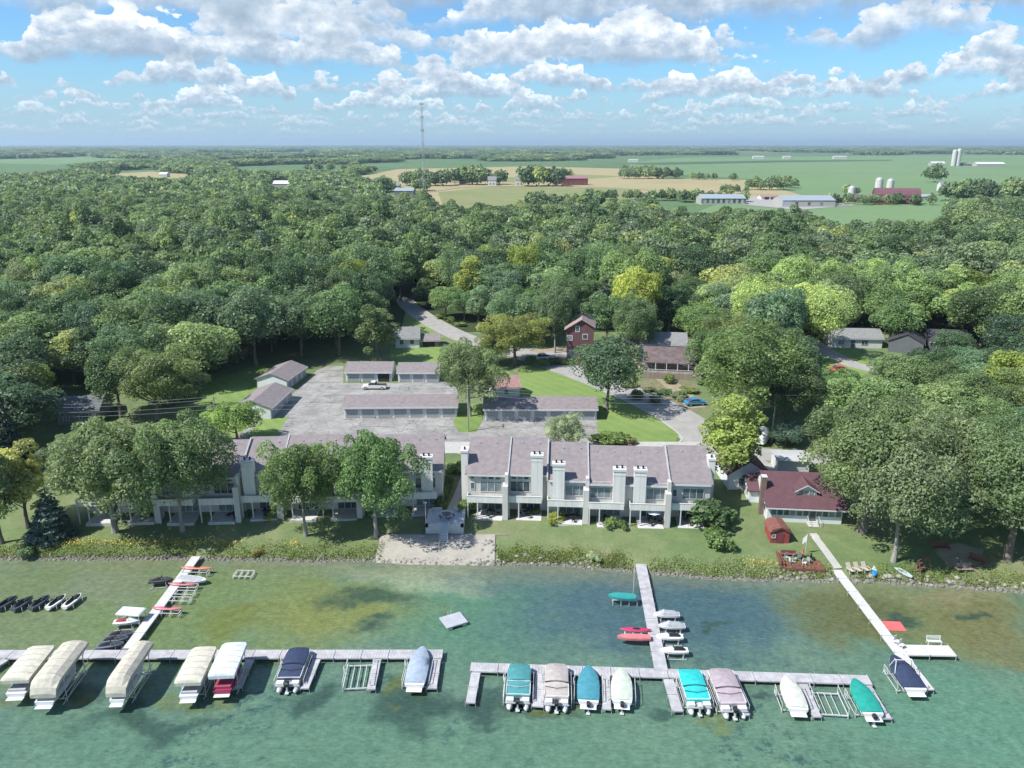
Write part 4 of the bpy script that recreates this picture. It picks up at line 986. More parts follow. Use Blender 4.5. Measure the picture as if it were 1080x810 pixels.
# red house: a tall red upper part on a grey stone storey, a low garage to the right
p = gat(611, 379); rh = empty('red_house', p, R(-6), 'tall red house with white window frames above the road', 'house')
a = MB(); a.box(-3.2, 0, -1, 3.2, 8, 3.2); a.build('stone_storey', m_stone, rh)
a = MB(); a.extrude([(-3.4, 3.2), (3.4, 3.2), (3.4, 8.4), (.4, 10.2), (-3.4, 7.8)], 'y', -.3, 8.2); a.build('wall', mat('dull_maroon_boards', (.13, .062, .068), .8, .15, .8, streak=True), rh)
b_ = MB(); b_.extrude([(.4, 10.22), (3.8, 8.2), (3.8, 8.38), (.4, 10.4)], 'y', -.8, 8.6); b_.extrude([(.4, 10.22), (-3.9, 7.5), (-3.9, 7.68), (.4, 10.4)], 'y', -.8, 8.6); b_.build('roof', mat('rose_grey_shingle', (.27, .21, .20), .9, .15, 1.2), rh)
for x, z, w_, h_ in ((-.6, 7.2, .8, 1.3), (1.3, 5.4, 1.1, 1.1), (-2.5, 5.0, 1.2, 1.0)): wnd(rh, x-w_/2, x+w_/2, z, z+h_, -.3, 1, t=.14)
wnd(rh, -2, 0, .8, 2.2, 0, 2)
b_ = MB(); b_.box(3.2, 1.0, -1, 8.5, 7.5, 2.6); b_.build('garage_wing', m_gsid, rh); MB().box(3.22, .7, 2.602, 8.8, 7.8, 2.85).build('wing_roof', m_greyr, rh)
p = gat(603, 381); 
b_ = MB(); b_.box(-1.2, -1, -.6, 1.2, 1, 1.7); b_.box(-1.3, -1.1, 1.7, 1.3, 1.1, 1.8); o = b_.build('red_playhouse', m_redl, loc=p+Vector((2.5, -2, 0)), rz=R(10)); tag(o, 'small red box shaped hut at the foot of the red house', 'hut')
p = gat(699, 382); house('blue_grey_house', p, R(-8), 11, 8, 4.6, 2.0, mat('blue_grey_siding', (.26, .30, .31), .75, .07), m_greyr, 'two storey blue grey house behind the porch on the right of the road', wins=[(-2.6, 3.0, .8, 1.3, 1), (1.2, 3.0, .8, 1.3, 1), (-.6, .9, 2.2, 1.1, 2)])
p = gat(708, 400); p = p+Vector((0, 0, 1.5)); ph = empty('porch_house', p, R(-10), 'brown roofed house with an open white porch above the garden bed', 'house')
a = MB(); gable_walls(a, -6.5, 6.5, 2.4, 9, -3, 3.0, 4.6); a.build('wall', m_taupe, ph)
b_ = MB(); gable_roof(b_, -6.5, 6.5, 2.4, 9, 3.02, 4.62, ov=2.0); b_.build('roof', mat('brown_shingle', (.12, .09, .09), .9, .3, .9), ph)
for i in range(6): MB().box(-6.3+i*2.48, -.2, -1, -6.15+i*2.48, -.05, 2.2).build('post', m_white, ph)
MB().box(-6.6, -.4, -3.2, 6.6, 2.39, -.0).build('porch_floor', m_wood, ph)
b_ = MB(); b_.box(-6.5, -.35, .75, 6.5, -.29, .85)
for i in range(44): b_.box(-6.5+i*.3, -.34, .0, -6.44+i*.3, -.30, .75)
b_.build('railing', m_white, ph)
for x in (-4, -1, 2.2, 5): wnd(ph, x-.6, x+.6, .8, 2.2, 2.4, 1)
p = gat(903, 367); house('bungalow', p, R(-4), 13, 7, 2.7, 1.7, m_white, m_greyr, 'white bungalow with a grey roof beyond the red car on the right', wins=[(-4, .9, 1.6, 1.1, 2), (2, .9, 1.6, 1.1, 2)], doors=[(-1, 1, 2, m_gsid)])
p = gat(973, 371); house('dark_house', p, R(62), 8, 8, 3.0, 2.0, m_gsid, m_roofd, 'dark house with white gable trim deep in the right wood, left one of the pair', wins=[(-2, .9, 1.6, 1.2, 1), (1.5, .9, 1.6, 1.2, 1)], group='dark houses in the right wood', sidewins=[(1, 4, .9, 2.0, 1.2, 2)])
p = gat(1000, 372); house('dark_house', p, R(-8), 9.5, 7, 3.0, 2.2, m_gsid, m_roofd, 'dark house with two white windows deep in the right wood, right one of the pair', wins=[(-2.4, 1.0, 1.3, 1.2, 2), (1.6, 1.0, 1.3, 1.2, 2)], group='dark houses in the right wood')
p = gat(1050, 408); house('balcony_house', p, R(-14), 9, 8, 5.2, 1.8, m_gsid, m_greyr, 'tall grey house with white balcony rails at the right edge of the wood', wins=[(-2, 3.2, 2.4, 1.3, 3), (2, 3.2, 1.6, 1.3, 2), (0, .6, 2.4, 1.5, 2)])
p = gat(1000, 512); house('shore_house', p, R(-14), 9, 8, 3.0, 2.2, m_wsid, m_greyr, 'house with a grey roof showing between the trees of the right shore yards', wins=[(-2, .9, 1.6, 1.2, 2), (2, .9, 1.6, 1.2, 2)])
# ================================================================ far farms and sheds
FG = 'farm buildings beyond the wood'
def far_house(name, u, v, wpx, hpx, rpx, dpt, wm_, rm_, label, cat='farm building', rz=0, **kw):
    p = gat(u, v); zc = (p-Vector((0, 0, CAMZ))).dot(FW); m = zc/FPX
    return house(name, p, rz, wpx*m, dpt, hpx*m, rpx*m, wm_, rm_, label, cat, group=FG, trim=False, **kw)
m_cream = mat('cream_metal', (.36, .36, .33), .6, .05); m_broof = mat('blue_grey_metal', (.27, .31, .35), .5, .05)
def rows(w_, z, h_, n, ww): return [(-w_/2+w_*(i+.5)/n, z, ww, h_, 1) for i in range(n)]
far_house('storage_shed', 763, 216, 46, 6.5, 3.5, 22, m_cream, m_broof, 'long cream storage shed with grey roof, left of the farm yard', wins=rows(40, 1.5, 3.2, 9, 2.4))
far_house('machine_shed', 853, 218.5, 55, 7, 4, 26, m_cream, m_broof, 'large cream machine shed with grey roof right of the farm yard', doors=[(-18, 7, 5, m_metal)], wins=rows(30, 1.5, 2.5, 3, 2.5))
far_house('yard_shed', 812, 211, 18, 3, 2, 14, m_white, m_pink, 'low white shed with reddish roof between the two big sheds', doors=[(-3, 4, 3, m_dark), (3, 4, 3, m_dark)])
# gambrel barn
p = gat(944, 215); m = (p-Vector((0, 0, CAMZ))).dot(FW)/FPX
bn = empty('gambrel_barn', p, R(-14), 'big dark red barn with a rounded roof beside three silos', 'barn', FG)
Lb = 44*m; rb = 6.6; prof = [(-rb, 4.5), (-rb*.92, 7.8), (-rb*.66, 10.6), (0, 12.8), (rb*.66, 10.6), (rb*.92, 7.8), (rb, 4.5)]
a = MB(); a.extrude([(-rb+.1, -1)]+[(y*.97, z*.985) for y, z in prof]+[(rb-.1, -1)], 'x', -Lb/2, Lb/2); a.build('wall', m_red, bn)
b_ = MB(); pr2 = prof+[(y*1.03, z*1.02) for y, z in prof[::-1]]; 
for k in range(6):
    q0, q1 = prof[k], prof[k+1]; b_.extrude([q0, q1, (q1[0]*1.03, q1[1]*1.03), (q0[0]*1.03, q0[1]*1.03)], 'x', -Lb/2-.3, Lb/2+.3)
b_.build('roof', mat('barn_roof', (.135, .06, .075), .7, .15, .5), bn)
for q in (-8, 0, 8): MB().box(q-.7, -rb-.05, 1.2, q+.7, -rb+.12, 2.4).build('window', m_white, bn)
far_house('barn_annex', 912, 214, 22, 4.5, 3, 10, m_red, mat('barn_roof2', (.16, .09, .10), .7), 'low red annex against the left end of the big barn')
far_house('barn_stable', 975, 211, 18, 3.5, 2.2, 10, m_metal, m_broof, 'low grey stable right of the big barn')
far_house('farm_house', 996.5, 201.5, 10, 6.5, 3.2, 8, m_white, m_greyr, 'white farmhouse right of the big red barn', 'house', wins=[(-2.5, 1.2, 1.2, 1.6, 1), (2.5, 1.2, 1.2, 1.6, 1), (-2.5, 4.6, 1.2, 1.6, 1), (2.5, 4.6, 1.2, 1.6, 1)])
def silo(u, v, h, r, label, dm_=None):
    p = gat(u, v); s_ = empty('silo', p, 0, label, 'silo', FG)
    MB().loft([[(r*math.cos(k*math.pi/8), r*math.sin(k*math.pi/8), z) for k in range(16)] for z in (-1, h)]).build('tank', m_concr, s_, smooth=True)
    MB().loft([[(r*1.03*math.cos(t_)*math.cos(k*math.pi/8), r*1.03*math.cos(t_)*math.sin(k*math.pi/8), h+r*.85*math.sin(t_)) for k in range(16)] for t_ in (0, .35, .7, 1.1, 1.5)]).build('dome', dm_ or m_metal, s_, smooth=True)
    return s_
silo(897, 212, 11, 3.1, 'shorter silo at the left of the big red barn')
silo(925, 210, 17, 3.4, 'tallest silo behind the big red barn')
silo(937, 209, 15.5, 3.2, 'silo standing close right of the tallest one behind the red barn')
silo(1005, 175, 33, 5.2, 'left one of the twin silos far out in the green field'); silo(1009.5, 175, 35, 5.2, 'right one of the twin silos far out in the green field')
far_house('cattle_shed', 1045, 175.5, 30, 2.4, 1.8, 20, m_cream, m_white, 'long pale cattle shed far away, right of the twin silos')
far_house('dairy_barn', 990, 175, 14, 2.6, 1.8, 20, m_metal, m_concr, 'small grey barn far away, left of the twin silos')
far_house('feed_shed', 1022, 175, 12, 2.0, 1.2, 16, m_taupe, m_greyr, 'low feed shed just right of the twin silos')
far_house('red_barn', 607, 195.5, 26, 7, 2.6, 14, m_red, mat('rose_roof', (.25, .14, .15), .7), 'red barn beside the farm trees in the stubble field', 'barn', wins=rows(28, 2, 1.2, 5, 1.2))
far_house('red_lean_to', 590, 194.5, 10, 4, 2, 10, m_red, m_broof, 'low red lean-to at the left of the stubble field barn')
for u, w_, h_, lb in ((519, 9, 6, 'white farmhouse between two clumps of trees in the stubble field'), (548, 9, 6.5, 'white farmhouse with a steep roof left of the red barn in the stubble field'), (489, 9, 3.5, 'low white shed under the farm trees left of the farmhouses')):
    far_house('farm_house', u, 196 if u != 489 else 194.5, w_, h_, 3.5, 8, m_white, m_greyr, lb, 'house', wins=[(-2, 1.5, 1.3, 1.8, 1), (2, 1.5, 1.3, 1.8, 1)])
far_house('school_wing', 412, 200, 18, 4, 2, 16, m_cream, m_greyr, 'flat cream building left of the mast, the farther one', wins=rows(16, 1, 1.6, 5, 1.4))
far_house('school_hall', 426, 206, 20, 4.5, 2.5, 20, m_taupe, m_broof, 'brown and grey building left of the mast, the nearer one')
far_house('white_barn', 297, 198, 18, 4, 3, 14, m_cream, m_white, 'white roofed barn standing among the trees of the left wood')
far_house('white_barn', 172, 187, 8, 3, 2, 12, m_white, m_white, 'small white barn on the pale clearing far left', 'barn')
for u, v, w_, lb in ((330, 164, 6, 'tiny white farm building far away near the left horizon'), (800, 167.5, 12, 'distant white farmhouse at the back edge of the green field, left one'), (830, 167.5, 8, 'distant white farmhouse at the back edge of the green field, middle one'), (886, 167.5, 14, 'distant white farmhouse at the back edge of the green field, right one'), (668, 171, 10, 'pale shed at the back of the stubble field'), (90, 163.5, 5, 'tan building at the edge of the far left field')):
    far_house('farm_house', u, v, w_, 1.8, 1.2, 10, m_white, m_cream, lb, 'house')
# mast
p = gat(447.5, 206.5); ms = empty('radio_mast', p, 0, 'tall lattice radio mast rising over the wood against the sky', 'mast')
Hm = 88.; a = MB()
for k in range(3):
    t0 = k*2.094; a.bar((1.5*math.cos(t0), 1.5*math.sin(t0), -1), (.75*math.cos(t0), .75*math.sin(t0), Hm), .20, 5, .13)
for i in range(22):
    z = i*4.0; r0, r1 = 1.5-.75*z/Hm, 1.5-.75*(z+4)/Hm
    for k in range(3):
        t0, t1 = k*2.094, (k+1)*2.094
        a.bar((r0*math.cos(t0), r0*math.sin(t0), z), (r1*math.cos(t1), r1*math.sin(t1), z+4), .09, 3); a.bar((r0*math.cos(t0), r0*math.sin(t0), z), (r0*math.cos(t1), r0*math.sin(t1), z), .08, 3)
a.build('lattice', mat('mast_steel', (.42, .42, .42), .5), ms)
for z, r, n in ((86, 1.9, 6), (74, 1.7, 6), (62, 1.5, 5), (50, 1.2, 3)):
    a = MB()
    for k in range(n):
        t0 = k*6.283/n; a.cbox((r*math.cos(t0), r*math.sin(t0), z), (.45, .45, 2.3)); a.bar((0, 0, z), (r*math.cos(t0), r*math.sin(t0), z), .08, 4)
    a.build('antenna', m_metal, ms)
MB().bar((0, 0, Hm), (0, 0, Hm+4), .08, 4).build('spike', m_metal, ms)
# ================================================================ docks
m_deck = mat('dock_planks', (.37, .37, .385), .8, .22, 1.2, streak=False); m_deckw = mat('pale_dock', (.50, .50, .50), .75, .06)
m_alu = mat('aluminium', (.55, .56, .57), .4, .08, metal=.2); m_post = mat('dock_post', (.33, .33, .34), .6)
def dock_run(root, a, b, wd_, z=.62, m=None, name='walkway', seg_len=3.05, post=True):
    """planked sections from a to b (world), with legs"""
    a, b = Vector((a.x, a.y, 0)), Vector((b.x, b.y, 0)); d = (b-a); L = d.length; d.normalize(); n = Vector((-d.y, d.x, 0)); k = max(1, round(L/seg_len)); s = L/k
    M = Matrix(((d.x, n.x, 0, a.x), (d.y, n.y, 0, a.y), (0, 0, 1, 0), (0, 0, 0, 1))); q = MB()
    for i in range(k):
        x0, x1 = i*s+.025, (i+1)*s-.025; w2 = wd_/2
        q.box(x0, -w2, z-.16, x1, w2, z-.05, M); nb = max(4, int((x1-x0)/.3)); st = (x1-x0)/nb
        for j in range(nb): q.box(x0+j*st+.008, -w2+.02, z-.05, x0+(j+1)*st-.008, w2-.02, z, M)
    o = q.build(name, m or m_deck, root)
    if post:
        for i in range(k+1):
            x = min(max(i*s, .1), L-.1)
            for sd in ((-1, 1) if wd_ > 1 else (-1, 1)):
                y = sd*(wd_/2+.04); p = M @ Vector((x, y, 0)); pm = MB().bar((p.x, p.y, -1.2), (p.x, p.y, z+.12), .035, 5); pm.build('post', m_post, root)
    return o
zD = .62
DG = 'docks on the lake'
def dk(name, label): return empty(name, (0, 0, 0), 0, label, 'dock', DG)
d1 = dk('dock', 'long grey dock on the left with short fingers between the boats')
a0, a1 = at(-75, 690, zD), at(467, 689.5, zD); dock_run(d1, a0, a1, 1.55)
for (u0, v0), (u1, v1), w_ in (((264, 695), (250, 725), .9), ((334, 695), (321, 726), .9), ((398, 695), (391, 727), .9), ((460, 695), (455, 726), 1.1), ((6, 695), (-20, 712), .9)):
    dock_run(d1, at(u0, v0, zD), at(u1, v1, zD), w_, name='finger')
d2 = dk('dock', 'diagonal pale pier running from the left shore out to the long dock')
dock_run(d2, at(207, 586, .75), at(135, 684, .63), 1.25, z=.66, m=m_deckw)
d3 = dk('dock', 'long grey dock on the right holding the pontoon boats')
e0, e1 = at(496, 703, zD), at(918, 717, zD); dock_run(d3, e0, e1, 1.5)
FING = [((502, 709), (496, 741), 1.0), ((571, 710), (567, 745), 1.2), ((639, 712), (640, 748), .9), ((705, 716), (715, 750), 1.1), ((771, 718), (786, 754), .9), ((847, 721), (862, 756), .9), ((914, 723), (936, 758), 1.0)]
for p0, p1, w_ in FING: dock_run(d3, at(*p0, zD), at(*p1, zD), w_, name='finger')
d4 = dk('dock', 'straight pier from the right lawn down to the right dock, jet skis along it')
dock_run(d4, at(676, 594, .75), at(697.5, 707, .63), 1.45, z=.66)
d5 = dk('dock', 'long narrow white pier running out from the cottage at the right')
dock_run(d5, at(880, 594, 1.15), at(979, 728, .62), 1.25, z=.72, m=m_deckw, seg_len=3)
pf = [at(948, 685, .72), at(1005, 686, .72)]; dock_run(d5, pf[0], pf[1], 1.9, z=.715, m=m_deckw, name='platform', seg_len=2.6)
# bench on the platform
p = at(986, 681, .72); bb = empty('dock_bench', (p.x, p.y, .715), R(-3), 'white slatted bench on the pier platform at the right', 'bench')
a = MB(); 
for i in range(4): a.box(-.8, .05+i*.12, .42, .8, .14+i*.12, .45)
a.build('seat', m_white, bb)
a = MB()
for i in range(3): a.box(-.8, .56+i*.03, .55+i*.14, .8, .59+i*.03, .65+i*.14)
a.build('backrest', m_white, bb)
for x in (-.72, .72): MB().box(x-.04, .05, 0, x+.04, .12, .42).box(x-.04, .5, 0, x+.04, .57, .9).build('leg', m_white, bb)
for u, v, lb in ((945.5, 679, 'white plastic chair on the pier beside the navy boat, nearer the shore'), (951, 683, 'white plastic chair on the pier, at the corner of the platform')):
    p = at(u, v, .72); c = empty('dock_chair', (p.x, p.y, .72), R(30), lb, 'chair', 'white chairs on the pier')
    MB().box(-.28, -.25, .36, .28, .27, .41).build('seat', m_white, c); MB().box(-.26, .24, .41, .26, .30, .95).build('backrest', m_white, c)
    for x in (-.24, .24):
        for y in (-.21, .22): MB().box(x-.025, y-.025, 0, x+.025, y+.025, .36).build('leg', m_white, c)
# swim raft
p = at(478.5, 654, .4); rf = empty('swim_raft', (p.x, p.y, 0), R(28), 'small square swim raft floating alone between the docks', 'raft')
a = MB()
for i in range(11): a.box(-1.35+i*.246, -1.2, .42, -1.35+i*.246+.225, 1.2, .47)
a.box(-1.38, -1.22, .3, 1.38, 1.22, .42); a.build('raft_deck', mat('raft_deck', (.36, .38, .42), .7, .1), rf)
for x in (-.9, .9): MB().bar((x, -1.15, .1), (x, 1.15, .1), .26, 10).build('float', m_white, rf, smooth=True)
a = MB()
for x in (-.2, .2): a.bar((x, 1.25, -.4), (x, 1.25, .9), .025, 5)
for z in (0, .25): a.bar((-.2, 1.25, z), (.2, 1.25, z), .02, 5)
a.build('ladder', m_alu, rf)
p = at(942.5, 660, .1); o = MB().box(-1.15, -.95, -.02, 1.15, .95, .12).build('swim_mat', mat('coral_foam', (.52, .12, .12), .7, .08), loc=(p.x, p.y, 0), rz=R(-4), bevel=.04); tag(o, 'flat red floating mat beside the cottage pier', 'mat')
# ================================================================ boats
def cover_mat(n, c): return mat(n, c, .8, .16, 1.8, bump=1.0, bscale=2.2)
m_hullw = mat('boat_hull', (.62, .63, .63), .3, .04, spec=.6); m_vinyl = mat('deck_vinyl', (.36, .37, .39), .6, .1)
LG = 'boats moored at the docks'
def hull_ring(y, hw, zb, zt, sheer=0): return [(-hw, y, zt+sheer), (-hw*.94, y, zt-.25), (-hw*.55, y, zb+.1), (0, y, zb), (hw*.55, y, zb+.1), (hw*.94, y, zt-.25), (hw, y, zt+sheer)]
def outboard(root, y, z=.55, s=1., x=0, col=None):
    e = empty('outboard_motor', (x, y, z)); e.parent = root
    a = MB(); a.loft([[(-.2*s*k, -.34*s*k+.02, q), (.2*s*k, -.34*s*k+.02, q), (.2*s*k, .22*s*k, q), (-.2*s*k, .22*s*k, q)] for q, k in ((.25, .8), (.32, 1), (.62, 1), (.74, .6))]); a.build('cowl', col or m_black, e, smooth=True)
    a = MB(); a.box(-.07, -.16, -.75, .07, .1, .26); a.box(-.2, -.45, -.5, .2, .1, -.47); a.ball((0, -.05, -.72), (.09, .3, .09), 8, 5); a.build('leg', m_alu, e)
    return e
def lift(root, hw, y0, y1, wheel=True, h=1.15, name='boat_lift', bars=2, m=None):
    """an aluminium hoist: corner posts, long rails, cross bunks and a winding wheel"""
    e = empty(name, (0, 0, 0)); e.parent = root; a = MB(); m = m or m_alu
    for x in (-hw, hw):
        for y in (y0, y1): a.bar((x, y, -1.2), (x, y, h), .045, 4)
        a.bar((x, y0, .35), (x, y1, .35), .05, 4); a.bar((x, y0, h-.05), (x, y1, h-.05), .035, 4)
    a.build('frame', m, e); a = MB()
    for y in (y0+.3, y1-.3): a.bar((-hw, y, .12), (hw, y, .12), .06, 4)
    for i in range(bars): x = (-.5+i/(max(1, bars-1)))*hw*.9; a.bar((x, y0+.3, .2), (x, y1-.3, .2), .06, 4)
    a.build('cradle', m, e)
    if wheel:
        a = MB(); c = Vector((-hw-.12, y1-.8, .9)); N = 14
        for i in range(N):
            t0, t1 = i*6.283/N, (i+1)*6.283/N; a.bar(c+Vector((0, .42*math.cos(t0), .42*math.sin(t0))), c+Vector((0, .42*math.cos(t1), .42*math.sin(t1))), .03, 4)
        for i in range(4): t0 = i*1.5708; a.bar(c, c+Vector((0, .42*math.cos(t0), .42*math.sin(t0))), .02, 4)
        a.build('wheel', m_white, e)
    return e
def place(stern, bow, z=0.0, zp=.8):
    s, b = at(*stern, zp), at(*bow, zp); return Vector((s.x, s.y, z)), math.atan2(b.y-s.y, b.x-s.x)-math.pi/2, math.hypot(b.x-s.x, b.y-s.y)
mcol2 = mat('stripe_paint', (.10, .12, .15), .4)
def pontoon(stern, bow, cm, label, wd_=2.5, motor=True, split=.38, roundbow=True, wlift=True, mcol=None):
    P, rz, L = place(stern, bow); L = L-.3; r = empty('pontoon_boat', P, rz, label, 'pontoon boat', LG)
    for x in (-.85, .85):
        MB().loft([[(x+rr*math.cos(k*.7854), y, .42+rr*math.sin(k*.7854)) for k in range(8)] for y, rr in ((-.45, .12), (-.2, .27), (.1, .31), (L-.9, .31), (L-.4, .2), (L-.1, .05))]).build('pontoon', m_alu, r, smooth=True)
    hw = wd_/2
    MB().box(-hw, 0, .74, hw, L-.1, .84).build('boat_deck', m_vinyl, r)
    f = MB(); f.box(-hw, .7, .84, -hw+.06, L-.5, 1.45); f.box(hw-.06, .7, .84, hw, L-.5, 1.45); f.box(-hw, .7, .84, hw, .76, 1.4); f.build('side_panel', m_hullw, r)
    # fabric cover: high over the bow half, a dip with a seam, then the low stern part
    def ring(y, w_, z, c): return [(-w_, y, z-.12), (-w_*.97, y, z+.05), (-w_*.5, y, z+c*.8), (0, y, z+c), (w_*.5, y, z+c*.8), (w_*.97, y, z+.05), (w_, y, z-.12)]
    y1 = .7+(L-1.1)*split; bw = .62 if roundbow else .93
    MB().loft([ring(y1+.12, hw, 1.5, .30), ring(y1+.4, hw, 1.5, .36), ring(L-1.3, hw, 1.48, .26), ring(L-.45, hw*.9, 1.42, .16), ring(L-.05, hw*bw, 1.28, .08)]).build('bow_cover', cm, r, smooth=True)
    MB().loft([ring(.62, hw*.98, 1.22, .08), ring(1.1, hw, 1.32, .22), ring(y1-.5, hw, 1.36, .10), ring(y1+.0, hw, 1.42, .24)]).build('stern_cover', cm, r, smooth=True)
    b = MB(); b.bar((-hw*.98, y1+.06, 1.58), (hw*.98, y1+.06, 1.58), .05, 5); b.bar((-hw*.95, y1-.55, 1.5), (0, y1-.95, 1.6), .025, 4); b.bar((hw*.95, y1-.55, 1.5), (0, y1-.95, 1.6), .025, 4); b.build('bimini_frame', m_dark if cm.name != 'teal_canvas' else m_white, r)
    sb = MB(); sb.box(-hw+.08, .08, .841, -.42, .62, 1.15); sb.box(.42, .08, .841, hw-.08, .62, 1.15); sb.build('stern_bench', m_hullw, r, bevel=.03)
    b = MB(); b.box(-hw-.012, .75, 1.02, -hw-.002, L-.6, 1.16); b.box(hw+.002, .75, 1.02, hw+.012, L-.6, 1.16); b.build('side_stripe', mcol2, r)
    a = MB()
    for y in (.9, y1-.3, y1+.9, L-1.5):
        for s in (-1, 1): a.bar((s*(hw+.015), y, .9), (s*(hw+.015), y, 1.42), .018, 4)
    a.build('strap', m_black, r)
    if motor: outboard(r, -.1, .75, 1.1, col=mcol)
    if wlift: lift(r, hw+.28, .6, L-1.2)
    return r
def runabout(stern, bow, cm, label, wd_=2.3, hullm=None, flat=False, windsh=True, wlift=True, motor=False, tower=False, bowr=.0):
    P, rz, L = place(stern, bow); r = empty('motor_boat', P, rz, label, 'motor boat', LG); hw = wd_/2; hm_ = hullm or m_hullw
    st = [(0, .88, .05), (.12, .93, 0), (.45, 1, 0), (.68, .90, .03), (.85, .60, .12), (.95, .28, .25), (1, .03, .42)]
    MB().loft([hull_ring(f*L, hw*w_, .25+zb, 1.12, .12*f) for f, w_, zb in st]).build('hull', hm_, r, smooth=True)
    def ring(y, w_, z, c): return [(-w_, y, z-.16), (-w_*.96, y, z+.02), (-w_*.5, y, z+c*.85), (0, y, z+c), (w_*.5, y, z+c*.85), (w_*.96, y, z+.02), (w_, y, z-.16)]
    ws = .55 if windsh else .22
    cv = [(.05, .95, .10), (.12, 1.0, .16), (.40, 1.03, .34 if windsh else .22), (.55, 1.0, ws), (.60, .97, ws*.9), (.70, .88, .26), (.85, .60, .16), (.955, .27, .06), (.99, .06, .02)]
    MB().loft([ring(f*L, hw*w_, 1.16+.12*f, c) for f, w_, c in cv]).build('boat_cover', cm, r, smooth=True)
    a = MB()
    for f, w_ in ((.14, 1.0), (.33, 1.02), (.52, 1.01), (.72, .86)):
        z_ = 1.16+.12*f
        for s in (-1, 1): a.bar((s*hw*(w_+.02), f*L, z_-.02), (s*hw*(w_*.9+.02), f*L, z_-.42), .016, 4)
    a.build('strap', m_black, r)
    MB().box(-hw*.72, -.55, .62, hw*.72, .02, .70).build('swim_platform', hm_, r, bevel=.03)
    if motor: outboard(r, -.25, .6, .9)
    if tower:
        a = MB()
        for s in (-1, 1): a.bar((s*hw*.95, L*.42, 1.2), (s*hw*.7, L*.55, 2.3), .04, 6); a.bar((s*hw*.95, L*.66, 1.2), (s*hw*.7, L*.60, 2.3), .04, 6); a.bar((s*hw*.7, L*.55, 2.3), (s*hw*.7, L*.62, 2.3), .04, 6)
        a.bar((-hw*.7, L*.58, 2.3), (hw*.7, L*.58, 2.3), .05, 6); a.build('tower', m_white, r)
    if wlift: lift(r, hw+.3, .7, L*.72)
    return r
teal = cover_mat('teal_canvas', (.055, .22, .235)); beige = cover_mat('beige_canvas', (.36, .33, .31)); tealb = cover_mat('blue_teal_canvas', (.05, .22, .28))
cream = cover_mat('cream_canvas', (.44, .50, .42)); turq = cover_mat('turquoise_canvas', (.02, .42, .42)); mauve = cover_mat('mauve_canvas', (.33, .28, .31))
offw = cover_mat('off_white_canvas', (.48, .50, .44)); green = cover_mat('green_canvas', (.012, .26, .21)); navy = cover_mat('navy_canvas', (.025, .04, .085)); silver = cover_mat('silver_canvas', (.27, .33, .41))
pontoon((546, 742), (548.5, 702), teal, 'pontoon boat under a dark teal cover, first from the left on the right dock')
pontoon((587, 744), (587, 702), beige, 'beige covered pontoon boat between the two teal covered boats')
runabout((620.5, 743), (620.5, 705), tealb, 'motor boat with a pointed bow under a blue teal cover', motor=True, windsh=False)
runabout((656, 743), (655, 708), cream, 'motor boat with a pointed bow under a cream cover beside the straight pier', 2.2, windsh=False, motor=True)
pontoon((738, 747), (725, 708), turq, 'pontoon boat under a bright turquoise cover just right of the straight pier', roundbow=False, mcol=m_alu)
pontoon((775, 751), (757, 707), mauve, 'large pontoon boat under a mauve grey cover right of the turquoise one', 2.7)
runabout((842, 751), (828, 716), offw, 'motor boat under an off white cover left of the empty hoist', 2.2, windsh=False)
runabout((921, 756), (900, 719), green, 'motor boat under a bright green cover at the right end of the right dock', 2.25, windsh=False, motor=True)
pontoon((303, 724), (318, 685), navy, 'pontoon boat under a navy cover with black outboard on the left dock', 2.5)
runabout((437, 725), (446, 685), silver, 'covered silver blue motor boat at the right end of the left dock', 2.3)
runabout((966, 730), (941, 694), navy, 'navy covered wake boat with a white tower beside the cottage pier', 2.5, tower=True)
# empty hoists
def empty_lift(c0, c1, wd_, label, bars=3):
    P, rz, L = place(c0, c1, zp=.4); r = empty('boat_hoist', P, rz, label, 'boat hoist', 'empty boat hoists'); hw = wd_/2; a = MB()
    for x in (-hw, hw):
        for y in (0, L): a.bar((x, y, -1.2), (x, y, 1.3), .05, 4)
        a.bar((x, 0, .4), (x, L, .4), .07, 4); a.bar((x, 0, 1.15), (x, L, 1.15), .04, 4)
    a.build('frame', m_alu, r); a = MB()
    for y in (0.1, L-.2): a.bar((-hw, y, .3), (hw, y, .3), .08, 4)
    for i in range(bars): a.bar((-hw*.45+i*.9*hw/(bars-1), .1, .36), (-hw*.45+i*.9*hw/(bars-1), L-.2, .36), .05, 4)
    a.build('cradle', m_alu, r); a = MB(); c = Vector((-hw-.15, L*.6, .9))
    for i in range(14):
        t0, t1 = i*6.283/14, (i+1)*6.283/14; a.bar(c+Vector((0, .45*math.cos(t0), .45*math.sin(t0))), c+Vector((0, .45*math.cos(t1), .45*math.sin(t1))), .035, 4)
    a.build('wheel', m_white, r); return r
empty_lift((376, 726), (381, 700), 2.9, 'empty boat hoist frame on the left dock between the navy and the silver boats')
empty_lift((879, 754), (868, 729), 2.9, 'empty boat hoist frame on the right dock beside the green covered boat')
